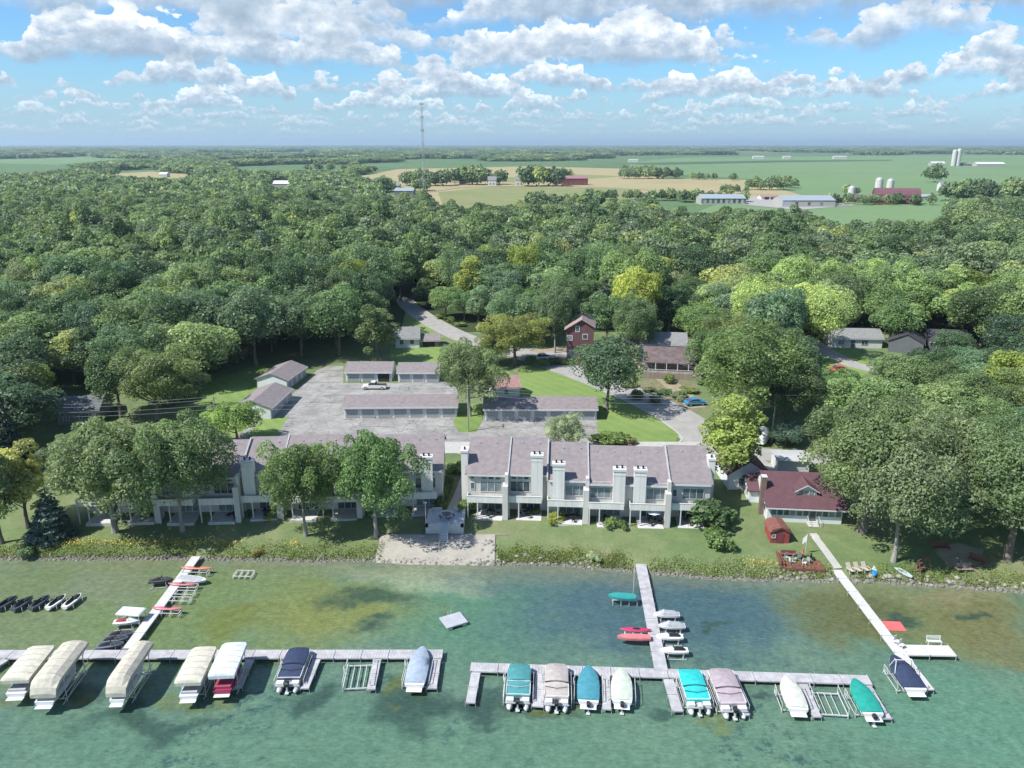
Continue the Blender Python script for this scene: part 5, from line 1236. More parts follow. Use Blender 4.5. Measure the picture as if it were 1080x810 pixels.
# canopy lifts with a boat below
CG = 'canopied boat hoists on the left dock'
def canopy(fl, fr, bl, br, cm, label, style='flat', zt=2.9, boatm=None, skirt=.35):
    F_, G_, B_, C_ = [at(*q, zt) for q in (fl, fr, bl, br)]
    s = (F_+G_)/2; e = (B_+C_)/2; wd_ = (abs(G_.x-F_.x)+abs(C_.x-B_.x))/2; L = math.hypot(e.x-s.x, e.y-s.y); rz = math.atan2(e.y-s.y, e.x-s.x)-math.pi/2
    r = empty('boat_canopy', (s.x, s.y, 0), rz, label, 'canopied hoist', CG); hw = wd_/2
    def ring(y, w_, z, c): return [(-w_, y, z-skirt), (-w_*.99, y, z), (-w_*.55, y, z+c*.75), (0, y, z+c), (w_*.55, y, z+c*.75), (w_*.99, y, z), (w_, y, z-skirt)]
    if style == 'flat': R_ = [ring(0, hw*.97, zt-.12, .02), ring(.15, hw, zt, .18), ring(L*.5, hw, zt+.04, .22), ring(L-.5, hw*.97, zt, .2), ring(L, hw*.8, zt-.1, .05)]
    else: R_ = [ring(0, hw*.93, zt-.5, .12), ring(.55, hw*.99, zt-.1, .42), ring(1.2, hw, zt, .5), ring(L-.7, hw, zt, .5), ring(L-.05, hw*.97, zt-.05, .30)]
    MB().loft(R_).build('canopy', cm, r, smooth=style == 'flat')
    if style != 'flat':
        a = MB(); q = R_[0]; a.loft([[(p[0]*.98, p[1]-.02-k*.25, p[2]-k*.55) for p in q] for k in (0, 1)]); a.build('end_flap', cm, r)
    for k in range(1, 6):
        a = MB()
        y = L*k/6.; i = max(j_ for j_ in range(len(R_)) if R_[j_][0][1] <= y); i = min(i, len(R_)-2); f = (y-R_[i][0][1])/(R_[i+1][0][1]-R_[i][0][1])
        Q = [Vector(p).lerp(Vector(q_), f) for p, q_ in zip(R_[i], R_[i+1])]
        for j_ in range(6): a.bar(Q[j_]+Vector((0, 0, .012)), Q[j_+1]+Vector((0, 0, .012)), .022, 4)
        a.build('seam', seam_m, r)
    a = MB(); lx = hw*.86
    for x in (-lx, lx):
        for y in (L*.22, L*.80): a.bar((x, y, -1.2), (x, y, zt-.1), .05, 4); a.bar((x, y, zt-.9), (x, y+.9, zt-.15), .03, 4)
        a.bar((x, L*.12, 1.0), (x, L*.88, 1.0), .05, 4); a.bar((x, L*.22, .3), (x, L*.8, 1.0), .035, 4); a.bar((x, L*.1, .3), (x, L*.85, .3), .05, 4)
    for y in (L*.22, L*.8): a.bar((-lx, y, .35), (lx, y, .35), .06, 4)
    a.build('hoist_frame', m_alu, r)
    b = empty('stored_boat', (0, 0, 0)); b.parent = r; bl_ = L*.9; bw = hw*.78
    MB().loft([hull_ring(f*bl_-.3, bw*w_, .6+zb, 1.45, .1*f) for f, w_, zb in [(0, .86, .08), (.4, 1, 0), (.7, .88, .03), (.9, .45, .2), (1, .04, .4)]]).build('hull', boatm or m_hullw, b, smooth=True)
    MB().box(-bw*.75, -.75, .95, bw*.75, -.28, 1.02).build('swim_platform', m_hullw, b, bevel=.02)
    MB().box(-bw*.8, 0, 1.45, bw*.8, bl_*.55, 1.75).build('seats', mat('boat_seats', (.30, .05, .09), .5, .1) if boatm is not None else m_vinyl, b, bevel=.05)
    return r
seam_m = mat('canopy_seam', (.33, .32, .27), .8)
can1 = cover_mat('ivory_canopy', (.50, .48, .40)); can2 = cover_mat('sand_canopy', (.44, .42, .35)); can3 = cover_mat('white_canopy', (.56, .60, .66))
canopy((2, 716), (28, 718), (31, 680), (60, 680.5), can1, 'low ivory canopy at the far left end of the left dock', 'flat')
canopy((29, 722), (60, 722), (67, 677), (93, 677), can2, 'tall hip ended sand canopy, second from the left', 'hip', 3.3)
canopy((108, 722), (135, 720), (142, 677), (161, 677.5), can2, 'hip ended sand canopy at the foot of the diagonal pier', 'hip', 3.2)
canopy((182, 719), (213, 720), (205, 681), (228, 681.5), can1, 'flat ivory canopy in the middle of the left dock', 'flat')
canopy((219, 711), (247, 713), (236, 676.5), (261, 677), can3, 'flat bluish white canopy over a boat with maroon seats', 'flat', 3.1, boatm=mat('maroon_hull', (.26, .03, .08), .4, .05))
# ---------------------------------------------------------------- jet skis
def jetski(u, v, rz, cm, label, group, hullm=None, seat=None, raised=.35, rack=True, L=3.0, covered=False):
    p = at(u, v, .6); r = empty('jet_ski', (p.x, p.y, raised), rz, label, 'jet ski', group); hm_ = hullm or m_hullw
    st = [(-.5, .42, .06), (-.3, .52, .02), (.05, .56, 0), (.28, .44, .05), (.42, .24, .16), (.5, .03, .32)]
    MB().loft([hull_ring(f*L, w_, zb, .5, .10*max(0, f)) for f, w_, zb in st]).build('hull', hm_, r, smooth=True)
    def ring(y, w_, z, c): return [(-w_, y, z), (-w_*.75, y, z+c*.6), (0, y, z+c), (w_*.75, y, z+c*.6), (w_, y, z)]
    if covered: MB().loft([ring(f*L, w_, .5, c) for f, w_, c in ((-.46, .40, .1), (-.25, .50, .42), (0, .52, .46), (.12, .48, .62), (.25, .42, .35), (.46, .10, .08))]).build('cover', cm, r, smooth=True)
    else:
        MB().loft([ring(f*L, w_, .5, c) for f, w_, c in ((-.40, .17, .12), (-.3, .20, .38), (-.05, .19, .40), (.04, .16, .34))]).build('seat', seat or m_black, r, smooth=True)
        MB().loft([ring(f*L, w_, .5, c) for f, w_, c in ((.02, .30, .3), (.12, .36, .42), (.28, .34, .28), (.46, .10, .06))]).build('hood', cm, r, smooth=True)
        a = MB(); a.bar((-.38, .12, .98), (.38, .12, .98), .035, 6); a.bar((0, .12, .6), (0, .12, .98), .06, 6); a.build('handlebar', m_black, r)
    if rack:
        e = empty('ski_hoist', (0, 0, 0)); e.parent = r; a = MB()
        for x in (-.78, .78): a.bar((x, -L*.42, -.25), (x, L*.34, -.25), .05, 4); a.bar((x, -L*.3, -1.4), (x, -L*.3, .5), .04, 4); a.bar((x, L*.25, -1.4), (x, L*.25, .5), .04, 4)
        for y in (-L*.3, L*.25): a.bar((-.78, y, -.2), (.78, y, -.2), .05, 4)
        a.build('frame', m_alu, e)
    return r
m_grc = cover_mat('grey_ski_cover', (.33, .35, .37)); m_blk = cover_mat('black_ski_body', (.05, .055, .065)); m_whp = mat('white_fairing', (.6, .62, .63), .3)
JG = 'jet skis beside the straight pier'
for u, v, cv, lb in ((703, 649, True, 'grey covered jet ski beside the straight pier, nearest the shore'), (708.5, 661, True, 'grey covered jet ski second from the shore beside the straight pier'), (706, 672.5, False, 'white and black jet ski third from the shore beside the straight pier'), (711, 687, False, 'white and black jet ski nearest the dock beside the straight pier')):
    jetski(u, v, R(88), m_grc if cv else m_whp, lb, JG, covered=cv, L=3.1)
for i, (u, v) in enumerate(((7, 635), (24, 635.5), (42, 634.5), (59.5, 634), (76.5, 633))):
    jetski(u, v, R(-18+2*i), m_blk, ['dark blue jet ski, first from the left edge of the picture', 'dark jet ski, second from the left edge', 'dark jet ski, middle of the row of five', 'dark jet ski with white fairing, fourth from the left edge', 'dark and white jet ski, rightmost of the row of five'][i], 'row of jet skis at the left edge', hullm=mat('dark_hull', (.06, .075, .10), .35) if i < 3 else None, raised=.15, L=3.0)
jetski(134, 656.5, R(-82), m_whp, 'white and red jet ski on the left side of the diagonal pier', 'craft along the diagonal pier', seat=m_redl)
jetski(170, 613, R(-80), m_blk, 'black jet ski tied left of the diagonal pier near the shore', 'craft along the diagonal pier', hullm=m_blk)
p = at(138, 645.5, .9); 
def small_boat(name, u, v, rz, L, hw, m, label, grp=None, z=.35, deckm=None, cat='small boat', seats=2):
    p = at(u, v, z+.3); r = empty(name, (p.x, p.y, z), rz, label, cat, grp)
    st = [(-.5, .80, .03), (-.2, 1, 0), (.15, .95, 0), (.35, .65, .05), (.46, .28, .12), (.5, .04, .2)]
    MB().loft([hull_ring(f*L, hw*w_, zb, .42, .08*max(0, f)) for f, w_, zb in st]).build('hull', m, r, smooth=True)
    MB().loft([[(-hw*.8*w_, f*L, .43), (hw*.8*w_, f*L, .43), (hw*.8*w_, f*L, .47), (-hw*.8*w_, f*L, .47)] for f, w_, zb in st[:-2]]).build('cockpit', deckm or m_vinyl, r)
    return r
def stand(u, v, rz, L, w_, h, label, grp, cat='rack', m=None, rails=2):
    p = at(u, v, h); r = empty('boat_rack', (p.x, p.y, 0), rz, label, cat, grp); a = MB()
    for k in range(4):
        y = -L/2+L*k/3
        for x in (-w_/2, w_/2): a.bar((x, y, -1.1), (x, y, h), .045, 4)
        a.bar((-w_/2, y, h), (w_/2, y, h), .05, 4); a.bar((-w_/2, y, h*.45), (w_/2, y, h*.45), .04, 4)
    a.build('frame', m or m_white, r); a = MB()
    for k in range(rails): x = -w_/2+w_*k/(rails-1); a.bar((x, -L/2, h+.05), (x, L/2, h+.05), .05, 4)
    a.build('rail', m or m_white, r); return r
m_pinkk = mat('coral_plastic', (.50, .16, .12), .45); m_pk2 = mat('rose_plastic', (.45, .13, .17), .45); m_tealp = mat('teal_plastic', (.03, .25, .24), .45); m_rosy = mat('crimson_plastic', (.48, .03, .10), .4); m_salm = mat('salmon_plastic', (.50, .17, .17), .45)
PG = 'craft along the diagonal pier'
def kayak(u, v, rz, L, m, label, grp=PG, z=.7, hw=.36):
    p = at(u, v, z+.2); r = empty('kayak', (p.x, p.y, z), rz, label, 'kayak', grp)
    def ring(y, w_, h0): return [(-w_, y, .16), (-w_*.6, y, .03+h0), (w_*.6, y, .03+h0), (w_, y, .16), (w_*.5, y, .27), (-w_*.5, y, .27)]
    MB().loft([ring(f*L, hw*w_, h0) for f, w_, h0 in ((-.5, .05, .1), (-.4, .5, .02), (-.15, .95, 0), (.15, .95, 0), (.4, .5, .02), (.5, .05, .1))]).build('hull', m, r, smooth=True)
    MB().ball((0, -.1, .27), (hw*.55, .5, .05), 10, 4).build('cockpit', m_black, r); return r
stand(206, 602, R(88), 3.4, .9, .7, 'white rack under the orange kayak near the shore', PG); kayak(207, 598.5, R(88), 4.2, m_pinkk, 'orange kayak on the rack nearest the shore right of the diagonal pier')
small_boat('rowing_boat', 203, 611, R(-100), 3.9, .75, m_whp, 'grey covered small boat tied right of the diagonal pier', PG, deckm=m_grc, z=.3)
kayak(192, 615.5, R(88), 3.6, m_pk2, 'pink kayak lying just below the small grey boat'); stand(194, 618, R(88), 3.4, .9, .6, 'rack under the pink kayak below the small grey boat', PG)
stand(190.5, 625, R(88), 3.4, .9, .55, 'empty white rack beside the pier, nearer the shore of the two empty ones', PG); stand(187, 632, R(88), 3.2, .9, .55, 'empty white rack beside the pier, nearer the dock of the two empty ones', PG)
kayak(176.5, 641, R(88), 3.8, m_pk2, 'coral pink kayak nearest the dock right of the diagonal pier'); stand(176, 645, R(88), 3.2, .9, .6, 'rack under the coral kayak nearest the dock', PG)
p = at(138, 645, 1.6); r = empty('canopy_lift', (p.x, p.y, 0), R(-6), 'small white square canopy over a hoist left of the diagonal pier', 'canopied hoist', PG)
MB().loft([[(-1.5*k, -.8*k, z), (1.5*k, -.8*k, z), (1.5*k, .8*k, z), (-1.5*k, .8*k, z)] for z, k in ((1.5, 1), (1.65, 1), (1.75, .9))]).build('canopy', can3, r)
a = MB()
for x in (-1.35, 1.35):
    for y in (-.7, .7): a.bar((x, y, -1.2), (x, y, 1.5), .04, 4)
    a.bar((x, -.7, .5), (x, .7, .5), .04, 4)
for y in (-.7, .7): a.bar((-1.35, y, .5), (1.35, y, .5), .04, 4)
a.build('frame', m_alu, r)
for i, (u, v) in enumerate(((127, 669), (121, 674.5), (116, 680.5))):
    jetski(u, v, R(-76), m_blk, 'dark jet ski beside the diagonal pier, %s of three' % ['nearest the shore', 'middle', 'nearest the dock'][i], 'dark jet skis between the diagonal pier and the dock', hullm=mat('slate_hull', (.12, .15, .19), .4), raised=.2, L=2.9)
o = stand(257, 605, R(88), 2.4, 1.5, .45, 'lone white hoist frame standing in the shallows right of the diagonal pier', 'frames in the shallows')
small_boat('teal_boat', 656, 629, R(82), 3.4, .7, m_tealp, 'small teal boat on a white stand left of the straight pier', z=.75, deckm=m_tealp, cat='small boat'); stand(659, 631, R(86), 3.0, 1.1, .75, 'white stand under the small teal boat', None)
p = at(668, 623, .7); a = MB().bar((0, 0, -1), (0, 0, 4.2), .035, 6); o = a.build('flag_pole', m_white, loc=(p.x, p.y, 0)); tag(o, 'thin white pole beside the straight pier near the shore', 'pole')
for u, v, m, lb in ((670.5, 663.5, m_rosy, 'crimson kayak on the left of the straight pier, nearer the shore'), (668.5, 672, m_salm, 'salmon pink boat left of the straight pier, nearer the dock')):
    if m is m_rosy: kayak(u, v, R(87), 3.6, m, lb, 'red craft left of the straight pier', .75, .42)
    else: small_boat('dinghy', u, v, R(87), 3.8, .55, m, lb, 'red craft left of the straight pier', .65, deckm=m_salm)
stand(672, 668, R(87), 2.8, 1.3, .7, 'white stand below the crimson and salmon craft', None)
# ================================================================ shore
m_rock = mat('shore_rock', (.165, .16, .135), .9, .35, 2.5, bump=.5, bscale=6); m_rock2 = mat('pale_rock', (.27, .265, .235), .9, .25, 2.5, bump=.5, bscale=6)
def rock_mesh(seed, n=1):
    g = np.random.default_rng(seed); bm = bmesh.new(); bmesh.ops.create_icosphere(bm, subdivisions=2, radius=1)
    k = g.uniform(.7, 1.2, 3)
    for v in bm.verts: v.co = Vector((v.co.x*k[0], v.co.y*k[1], v.co.z*k[2]*.7))*(1+.22*mnoise.noise(v.co*1.6+Vector((seed, 0, 0))))
    me = bpy.data.meshes.new('boulder'); bm.to_mesh(me); bm.free(); me.materials.append(m_rock if seed % 2 else m_rock2); return me
RM = [rock_mesh(i) for i in range(8)]
gr = random.Random(3)
n_b = 0
for i in range(170):   # boulders one can tell apart along the right shore and beside the beach
    if i < 110: u = 800+gr.random()*285
    elif i < 150: u = 520+gr.random()*120
    else: u = 502+gr.random()*20
    x = at(u, 600, 0).x; s0 = float(np.interp(x, SHX, SHY))
    y = s0+gr.uniform(.0, 1.5) if i < 150 else s0+gr.uniform(.2, 4.5)
    o = link('boulder', RM[gr.randrange(8)], None, (x, y, ground(x, y)+.05), gr.uniform(0, 6)); s = gr.uniform(.20, .42); o.scale = (s, s, s*.9)
    side = 'right shore' if i < 110 else 'shore before the right townhouses' if i < 150 else 'right edge of the beach'
    tag(o, ['small', 'mid sized', 'large'][int((s-.2)/.0734) % 3]+(' grey' if o.data is RM[0] or o.data in RM[1::2] else ' pale')+' boulder on the shore '+[z_ for l_, z_ in ((522, 'at the right edge of the beach'), (560, 'right of the beach'), (600, 'before the left half of the right lawn'), (645, 'left of the straight pier'), (835, 'below the evergreen shrubs'), (868, 'below the red deck'), (893, 'at the foot of the cottage pier'), (918, 'below the three wooden chairs'), (945, 'beside the blue kayak'), (965, 'beside the paddle board'), (1000, 'below the swing seat'), (1040, 'below the fire pit'), (9999, 'near the right frame edge')) if u < l_][0], 'boulder', 'boulders along the shore')
# gravel and smaller stones too many to count
Vs, Fs, base_ = [], [], []
ico = bmesh.new(); bmesh.ops.create_icosphere(ico, subdivisions=1, radius=1); iv = np.array([v.co[:] for v in ico.verts]); fi = np.array([[v.index for v in f.verts] for f in ico.faces]); ico.free()
N = 6500; rg = np.random.default_rng(4); u = rg.uniform(-30, 1110, N); X = np.array([at(a, 600, 0).x for a in u]); off = np.abs(rg.normal(0, .5, N))
bx = (X > gx[0]-.5) & (X < gx[-1]+1.2); off = np.where(bx, rg.normal(.1, .35, N), off-.25)
Yr = np.interp(X, SHX, SHY)+off; Zr = ground_np(X, Yr)+.02; S = rg.uniform(.06, .20, N)*(1+.6*(rg.random(N) < .12))
ang = rg.uniform(0, 6.28, N); c_, s__ = np.cos(ang), np.sin(ang)
VV = iv[None]*S[:, None, None]*rg.uniform(.7, 1.3, (N, 1, 3)); VV = VV*(1+rg.normal(0, .12, VV.shape)); x_ = VV[..., 0]*c_[:, None]-VV[..., 1]*s__[:, None]; y_ = VV[..., 0]*s__[:, None]+VV[..., 1]*c_[:, None]
P_ = np.stack([x_+X[:, None], y_+Yr[:, None], VV[..., 2]*.7+Zr[:, None]], -1).reshape(-1, 3); FF = (fi[None]+(np.arange(N)*len(iv))[:, None, None]).reshape(-1, 3)
sh_ = link('shore_stones', mesh_np('shore_stones', P_, FF, m_rock)); tag(sh_, kind='stuff')
# tall shore grass and yellow flowers
def tufts(name, n, ufun, yoff, size, m, seed, z0=.0, zh=.5):
    g = np.random.default_rng(seed); u = ufun(g, n); X = np.array([at(a, 600, 0).x for a in u]); Y_ = np.interp(X, SHX, SHY)+yoff(g, n, X); Z = ground_np(X, Y_)+g.uniform(z0, zh, n)
    d = g.normal(0, 1, (n, 3)); d[:, 2] = np.abs(d[:, 2])*.8; d /= np.linalg.norm(d, axis=1)[:, None]; a = np.cross(d, g.normal(size=(n, 3))); a /= np.linalg.norm(a, axis=1)[:, None]; b = np.cross(d, a); s = size*g.uniform(.5, 1.5, n)[:, None]
    P = np.stack([X, Y_, Z], 1); V = np.stack([P-a*s, P-b*s*.6, P+a*s, P+b*s*.6], 1).reshape(-1, 3)
    me = mesh_np(name, V, np.arange(n*4).reshape(-1, 4), m); A = me.attributes.new('tone', 'FLOAT', 'POINT'); A.data.foreach_set('value', np.repeat(np.clip(g.normal(.6, .2, n)+.12*np.sin(X*.8), 0, 1), 4).astype(np.float32)); return tag(link(name, me), kind='stuff')
m_tuft = leaf_mat('shore_grass', [(0, (.180, .225, .070)), (1, (.180, .225, .070))]); m_flow = leaf_mat('yellow_flowers', [(0, (.50, .42, .10)), (1, (.50, .42, .10))], .1)
def uf(g, n):
    a = g.uniform(-30, 1110, n); bad = ((a > 400) & (a < 524)) | ((a > 872) & (a < 894)) | ((a > 668) & (a < 684)) | ((a > 196) & (a < 214)); a[bad] = g.uniform(524, 660, bad.sum()); return a
tufts('shore_grass', 26000, uf, lambda g, n, X: np.abs(.9+g.normal(0, 1.0, n)+.5*np.sin(X*.9)+.4*np.sin(X*2.3))+.15*(1+.3*np.sin(X*.5)+.3*np.sin(X*1.9)), .10, m_tuft, 1, .0, .36)
tufts('shore_flowers', 2300, lambda g, n: np.where(g.random(n) < .72, g.uniform(25, 205, n), g.choice([215, 222, 232, 800, 790, 810, 300], n)+g.normal(0, 6, n)), lambda g, n, X: 2.6+g.normal(0, .55, n), .085, m_flow, 2, .2, .6)
# ---------------------------------------------------------------- bushes and hedges
def bush(u, v, r_, h, label, color=(1, 1, 1), k=None, name='bush', grp=None):
    p = gat(u, v); tree('bush%d' % (gr.randrange(4) if k is None else k), (p.x, p.y, p.z-.1), r_, h/2., None, label, grp, color, name, 'bush')
bush(745, 556, 2.4, 4.8, 'tall dark shrub at the right end of the right townhouses', (.75, .9, .8)); bush(764, 551, 1.6, 2.4, 'rounded shrub between the townhouses and the evergreens', (.8, 1, .8))
bush(757, 579, 1.5, 2.6, 'rounded evergreen shrub on the slope right of the lawn, lower one', (.95, 1.1, .75)); bush(751, 568, 1.2, 1.8, 'rounded evergreen shrub on the slope right of the lawn, upper one', (.95, 1.1, .75))
bush(587, 547.5, 1.5, 1.0, 'low yellow green bush before the middle of the right townhouses', (1.8, 1.6, .7)); bush(643, 555, 1.1, 1.5, 'leafy bush before the twin chimneys', (1.2, 1.3, .8)); bush(655, 555, 1.0, .9, 'dark low bush right of the leafy one before the twin chimneys', (.7, .85, .6)); bush(565, 541, .8, .8, 'small bush below the first tall chimney', (1., 1.1, .8))
bush(492, 540, 1.2, 2.3, 'round green bush at the left end of the right townhouses beside the garden path', (1., 1.15, .7)); bush(484, 497, 2.0, 1.6, 'yellow green bush between the two townhouse rows', (1.5, 1.5, .8)); bush(645, 468, 3.0, 2.4, 'wide green bush behind the right townhouses', (1.1, 1.2, .7)); bush(663, 469, 1.2, 1.6, 'bush with pinkish flowers behind the right townhouses', (1.9, 1.2, 1.4))
bush(286, 546, .9, .8, 'low yellow green bush before the left townhouses', (1.7, 1.6, .8)); bush(272, 584, .8, .8, 'reddish flowering bush on the left shore', (1.8, 1.2, .7)); bush(626, 590, .9, 1.0, 'pale grey shrub on the lawn edge before the right townhouses', (2.2, 2.0, 2.4))
bush(500, 489, .9, 3.4, 'slender small tree at the back left corner of the right townhouses', (1.6, 1.4, 1.2)); bush(28, 588, 1.2, 1.8, 'grey green shrub at the far left shore', (1.1, 1.2, 1.3))
for i, (u, v) in enumerate(((672, 420), (684, 413), (700, 416), (716, 420), (728, 414), (742, 405), (690, 425), (664, 408), (735, 398), (748, 396), (705, 404))): bush(u, v, gr.uniform(1.2, 2.2), gr.uniform(1.0, 2.2), 'bush in the garden bed before the porch house, '+['left front corner', 'left of the middle', 'in the middle of the bed', 'right of the middle', 'beside the blue car', 'at the far right corner', 'nearest the road', 'leftmost of all', 'far right side', 'rightmost of all', 'just under the porch'][i], gr.choice([(1.3, 1.3, .8), (.7, .9, .7), (1.1, 1.1, 1.1)]), grp='bushes in the garden bed')
for i, (u, v) in enumerate(((232, 386), (222, 392), (242, 384), (206, 398), (196, 410), (252, 380), (186, 424))): bush(u, v, gr.uniform(2.0, 3.0), gr.uniform(2.5, 4.5), 'shrub at the wood edge beside the west lawn, '+['third from the top', 'fourth from the top', 'second from the top', 'fifth from the top', 'sixth from the top', 'topmost', 'lowest'][i], gr.choice([(1.1, 1.2, .9), (.8, .95, .8), (1.3, 1.3, 1.1)]), grp='shrubs beside the west lawn')
for i, (u, v) in enumerate(((560, 384), (572, 386), (600, 384), (585, 384), (650, 392), (476, 340), (486, 344), (466, 336))): bush(u, v, gr.uniform(1.0, 2.0), gr.uniform(1.2, 2.4), 'roadside shrub along the curving road, '+['below the yellow green tree', 'left of the white car', 'before the red house', 'right of the white car', 'behind the dark round tree', 'first above the bend', 'nearest the bend', 'left of the bend'][i], gr.choice([(1.2, 1.3, .8), (.9, 1., .8)]), grp='roadside shrubs')
# clipped hedge right of the left townhouses
hd = crown_mesh('hedge', [((0, y, .75), (.95, 1.1, .85)) for y in np.linspace(0, 9, 8)], 5200, .16, 77, m_leafd, drop=.9)
p = gat(463, 538); o = link('hedge', hd, None, (p.x+.2, p.y, p.z), R(-3)); o.color = (.62, .8, .6, 1); tag(o, 'thick clipped hedge beside the right end of the left townhouses', 'hedge')
# ---------------------------------------------------------------- raised terrace with steps to the beach
p = gat(449, 563.5); q = gat(489, 563.5); TW = (q-p).length; tr = empty('beach_terrace', (p.x, p.y, p.z), 0, 'raised pale terrace with benches and steps down to the beach', 'terrace')
top_ = 1.1; a = MB(); a.box(0, 0, -1.2, TW, 5.6, top_-.06)
a.build('terrace_base', m_deckw, tr); a = MB()
for i in range(int(TW/.3)): a.box(i*.3+.008, .02, top_-.06, i*.3+.292, 5.58, top_)
a.build('terrace_boards', mat('terrace_boards', (.46, .50, .53), .75, .08, 2), tr)
for x0, x1, y0, y1 in ((0, .4, 0, 5.6), (TW-.4, TW, 0, 5.6), (0, TW*.36, 0, .35), (TW*.64, TW, 0, .35), (.0, TW*.35, 5.25, 5.6), (TW*.68, TW, 5.25, 5.6)):
    MB().box(x0+.003, y0+.003, top_+.002, x1-.003, y1-.003, top_+.45).build('bench', m_deckw, tr)
a = MB()
for k in range(7): a.box(TW*.40, -.32*(k+1), -1.8, TW*.60, -.32*k, top_-.17*(k+1))
a.build('steps', m_deckw, tr)
a = MB()
for x in (TW*.39, TW*.61): a.bar((x, 0, top_), (x, 0, top_+.9), .04, 5); a.bar((x, -2.2, -.2), (x, -2.2, .75), .04, 5); a.bar((x, 0, top_+.9), (x, -2.2, .75), .04, 5)
a.build('handrail', m_white, tr)
MB().box(-7.0, -.3, -1.5, TW+6.5, -.04, .12).build('retaining_wall', m_wood, tr)
def round_table(loc, label, r_=.6, m=None, benches=True, grp=None, cat='table'):
    t_ = empty('picnic_table', loc, R(20), label, cat, grp); m = m or m_metal
    MB().loft([[(r_*math.cos(k*.3927), r_*math.sin(k*.3927), z) for k in range(16)] for z in (.70, .76)]).build('tabletop', m, t_); MB().bar((0, 0, 0), (0, 0, .7), .06, 8).build('pedestal', m, t_)
    if benches:
        for k in range(4):
            t0 = k*1.5708; a = MB(); a.cbox((0, 0, 0), (.9, .28, .05)); o = a.build('bench_seat', m, t_, loc=(math.cos(t0)*1.0, math.sin(t0)*1.0, .45), rz=t0+1.5708); MB().bar((0, 0, -.45), (0, 0, 0), .04, 5).build('leg', m, o)
    return t_
round_table((p.x+TW*.52, p.y+2.9, p.z+top_), 'dark round picnic table with benches on the beach terrace', .65, mat('slate_blue_metal', (.07, .10, .12), .5))
# patio furniture of the townhouses
def patio_set(root, x, y, label, um=None, k=0):
    P = root.matrix_basis @ Vector((x, y, .07)); t_ = round_table((P.x, P.y, P.z), label, .5, m_black, benches=False, grp='patio furniture before the townhouses')
    for q in range(3):
        t0 = q*2.1+k; c = empty('patio_chair', (P.x+math.cos(t0)*.95, P.y+math.sin(t0)*.95, P.z), t0-1.57, ['left', 'right', 'near'][q]+' dark chair at the '+label.replace('patio table', 'table'), 'chair', 'patio chairs before the townhouses')
        MB().box(-.25, -.25, .38, .25, .25, .44).build('seat', m_black, c); MB().box(-.25, -.28, .44, .25, -.24, .95).build('backrest', m_black, c)
        for sx in (-.22, .22):
            for sy in (-.22, .22): MB().box(sx-.02, sy-.02, 0, sx+.02, sy+.02, .38).build('leg', m_black, c)
    if um:
        u_ = empty('patio_umbrella', (P.x, P.y, P.z), 0, 'pale blue parasol on the patio left of the rightmost one', 'parasol'); MB().bar((0, 0, 0), (0, 0, 2.2), .03, 6).build('pole', m_alu, u_)
        MB().loft([[(r_*math.cos(k_*.7854), r_*math.sin(k_*.7854), z) for k_ in range(8)] for z, r_ in ((1.85, 1.15), (2.25, .1))]).build('canopy', um, u_)
bpy.context.view_layer.update()
patio_set(TR, 3.7, -.5, 'round patio table on the first patio from the beach'); patio_set(TR, 8.8, -.2, 'round patio table on the second patio from the beach', k=1); patio_set(TR, 15.8, -1.0, 'round patio table on the third patio from the beach', k=.5)
patio_set(TR, 20.8, -1.5, 'round patio table on the fourth patio from the beach', k=2); patio_set(TR, 27.5, -1.5, 'round patio table on the fifth patio from the beach', um=can3); patio_set(TR, 33.0, -1.0, 'round patio table on the rightmost patio', k=.2)
patio_set(TL, 3.8*uw, -1.2, 'round patio table on the patio left of the middle shade trees', k=1); patio_set(TL, 4.6*uw, -.5, 'round patio table on the patio beside the black grill', k=.4); patio_set(TL, 1.6*uw, -.6, 'round patio table behind the widest shade tree')
def grill(root, x, y, label):
    P = root.matrix_basis @ Vector((x, y, .07)); e = empty('grill', (P.x, P.y, P.z), 0, label, 'grill', 'grills before the townhouses'); MB().ball((0, 0, .75), (.32, .32, .3), 12, 8).build('bowl', m_black, e, smooth=True)
    for k in range(3): MB().bar((0, 0, .6), (.35*math.cos(k*2.1), .35*math.sin(k*2.1), 0), .025, 5).build('leg', m_black, e)
grill(TL, 4.15*uw, -1.5, 'black kettle grill on the patio behind the middle of the left lawn'); grill(TR, 29.0, -2.3, 'black kettle grill on the fifth patio from the beach')
# ---------------------------------------------------------------- yard furniture on the right shore
def adirondack(u, v, rz, label, m=None):
    p = gat(u, v); c = empty('lounge_chair', p, rz, label, 'chair', 'wooden chairs on the right shore'); m = m or mat('sand_wood', (.44, .40, .33), .8, .1)
    a = MB()
    for i in range(5): a.box(-.32+i*.13, -.6, .34, -.21+i*.13, .15, .37)
    a.build('seat', m, c); a = MB()
    for i in range(5): a.add([(-.32+i*.13, .1, .34), (-.21+i*.13, .1, .34), (-.21+i*.13, .62, 1.05), (-.32+i*.13, .62, 1.05), (-.32+i*.13, .14, .34), (-.21+i*.13, .14, .34), (-.21+i*.13, .66, 1.05), (-.32+i*.13, .66, 1.05)], [(0, 1, 2, 3), (7, 6, 5, 4), (0, 4, 5, 1), (1, 5, 6, 2), (2, 6, 7, 3), (3, 7, 4, 0)])
    a.build('backrest', m, c)
    for s in (-1, 1): MB().box(s*.42-.06, -.6, .55, s*.42+.06, .25, .59).build('armrest', m, c); MB().box(s*.4-.03, -.58, 0, s*.4+.03, -.5, .55).box(s*.4-.03, .1, 0, s*.4+.03, .18, .55).build('leg', m, c)
for i, (u, v) in enumerate(((896, 603), (904, 602.5), (912, 602))): adirondack(u, v, R(14), 'sand coloured wooden chair right of the cottage pier, %s of the row' % ['left', 'middle', 'right'][i])
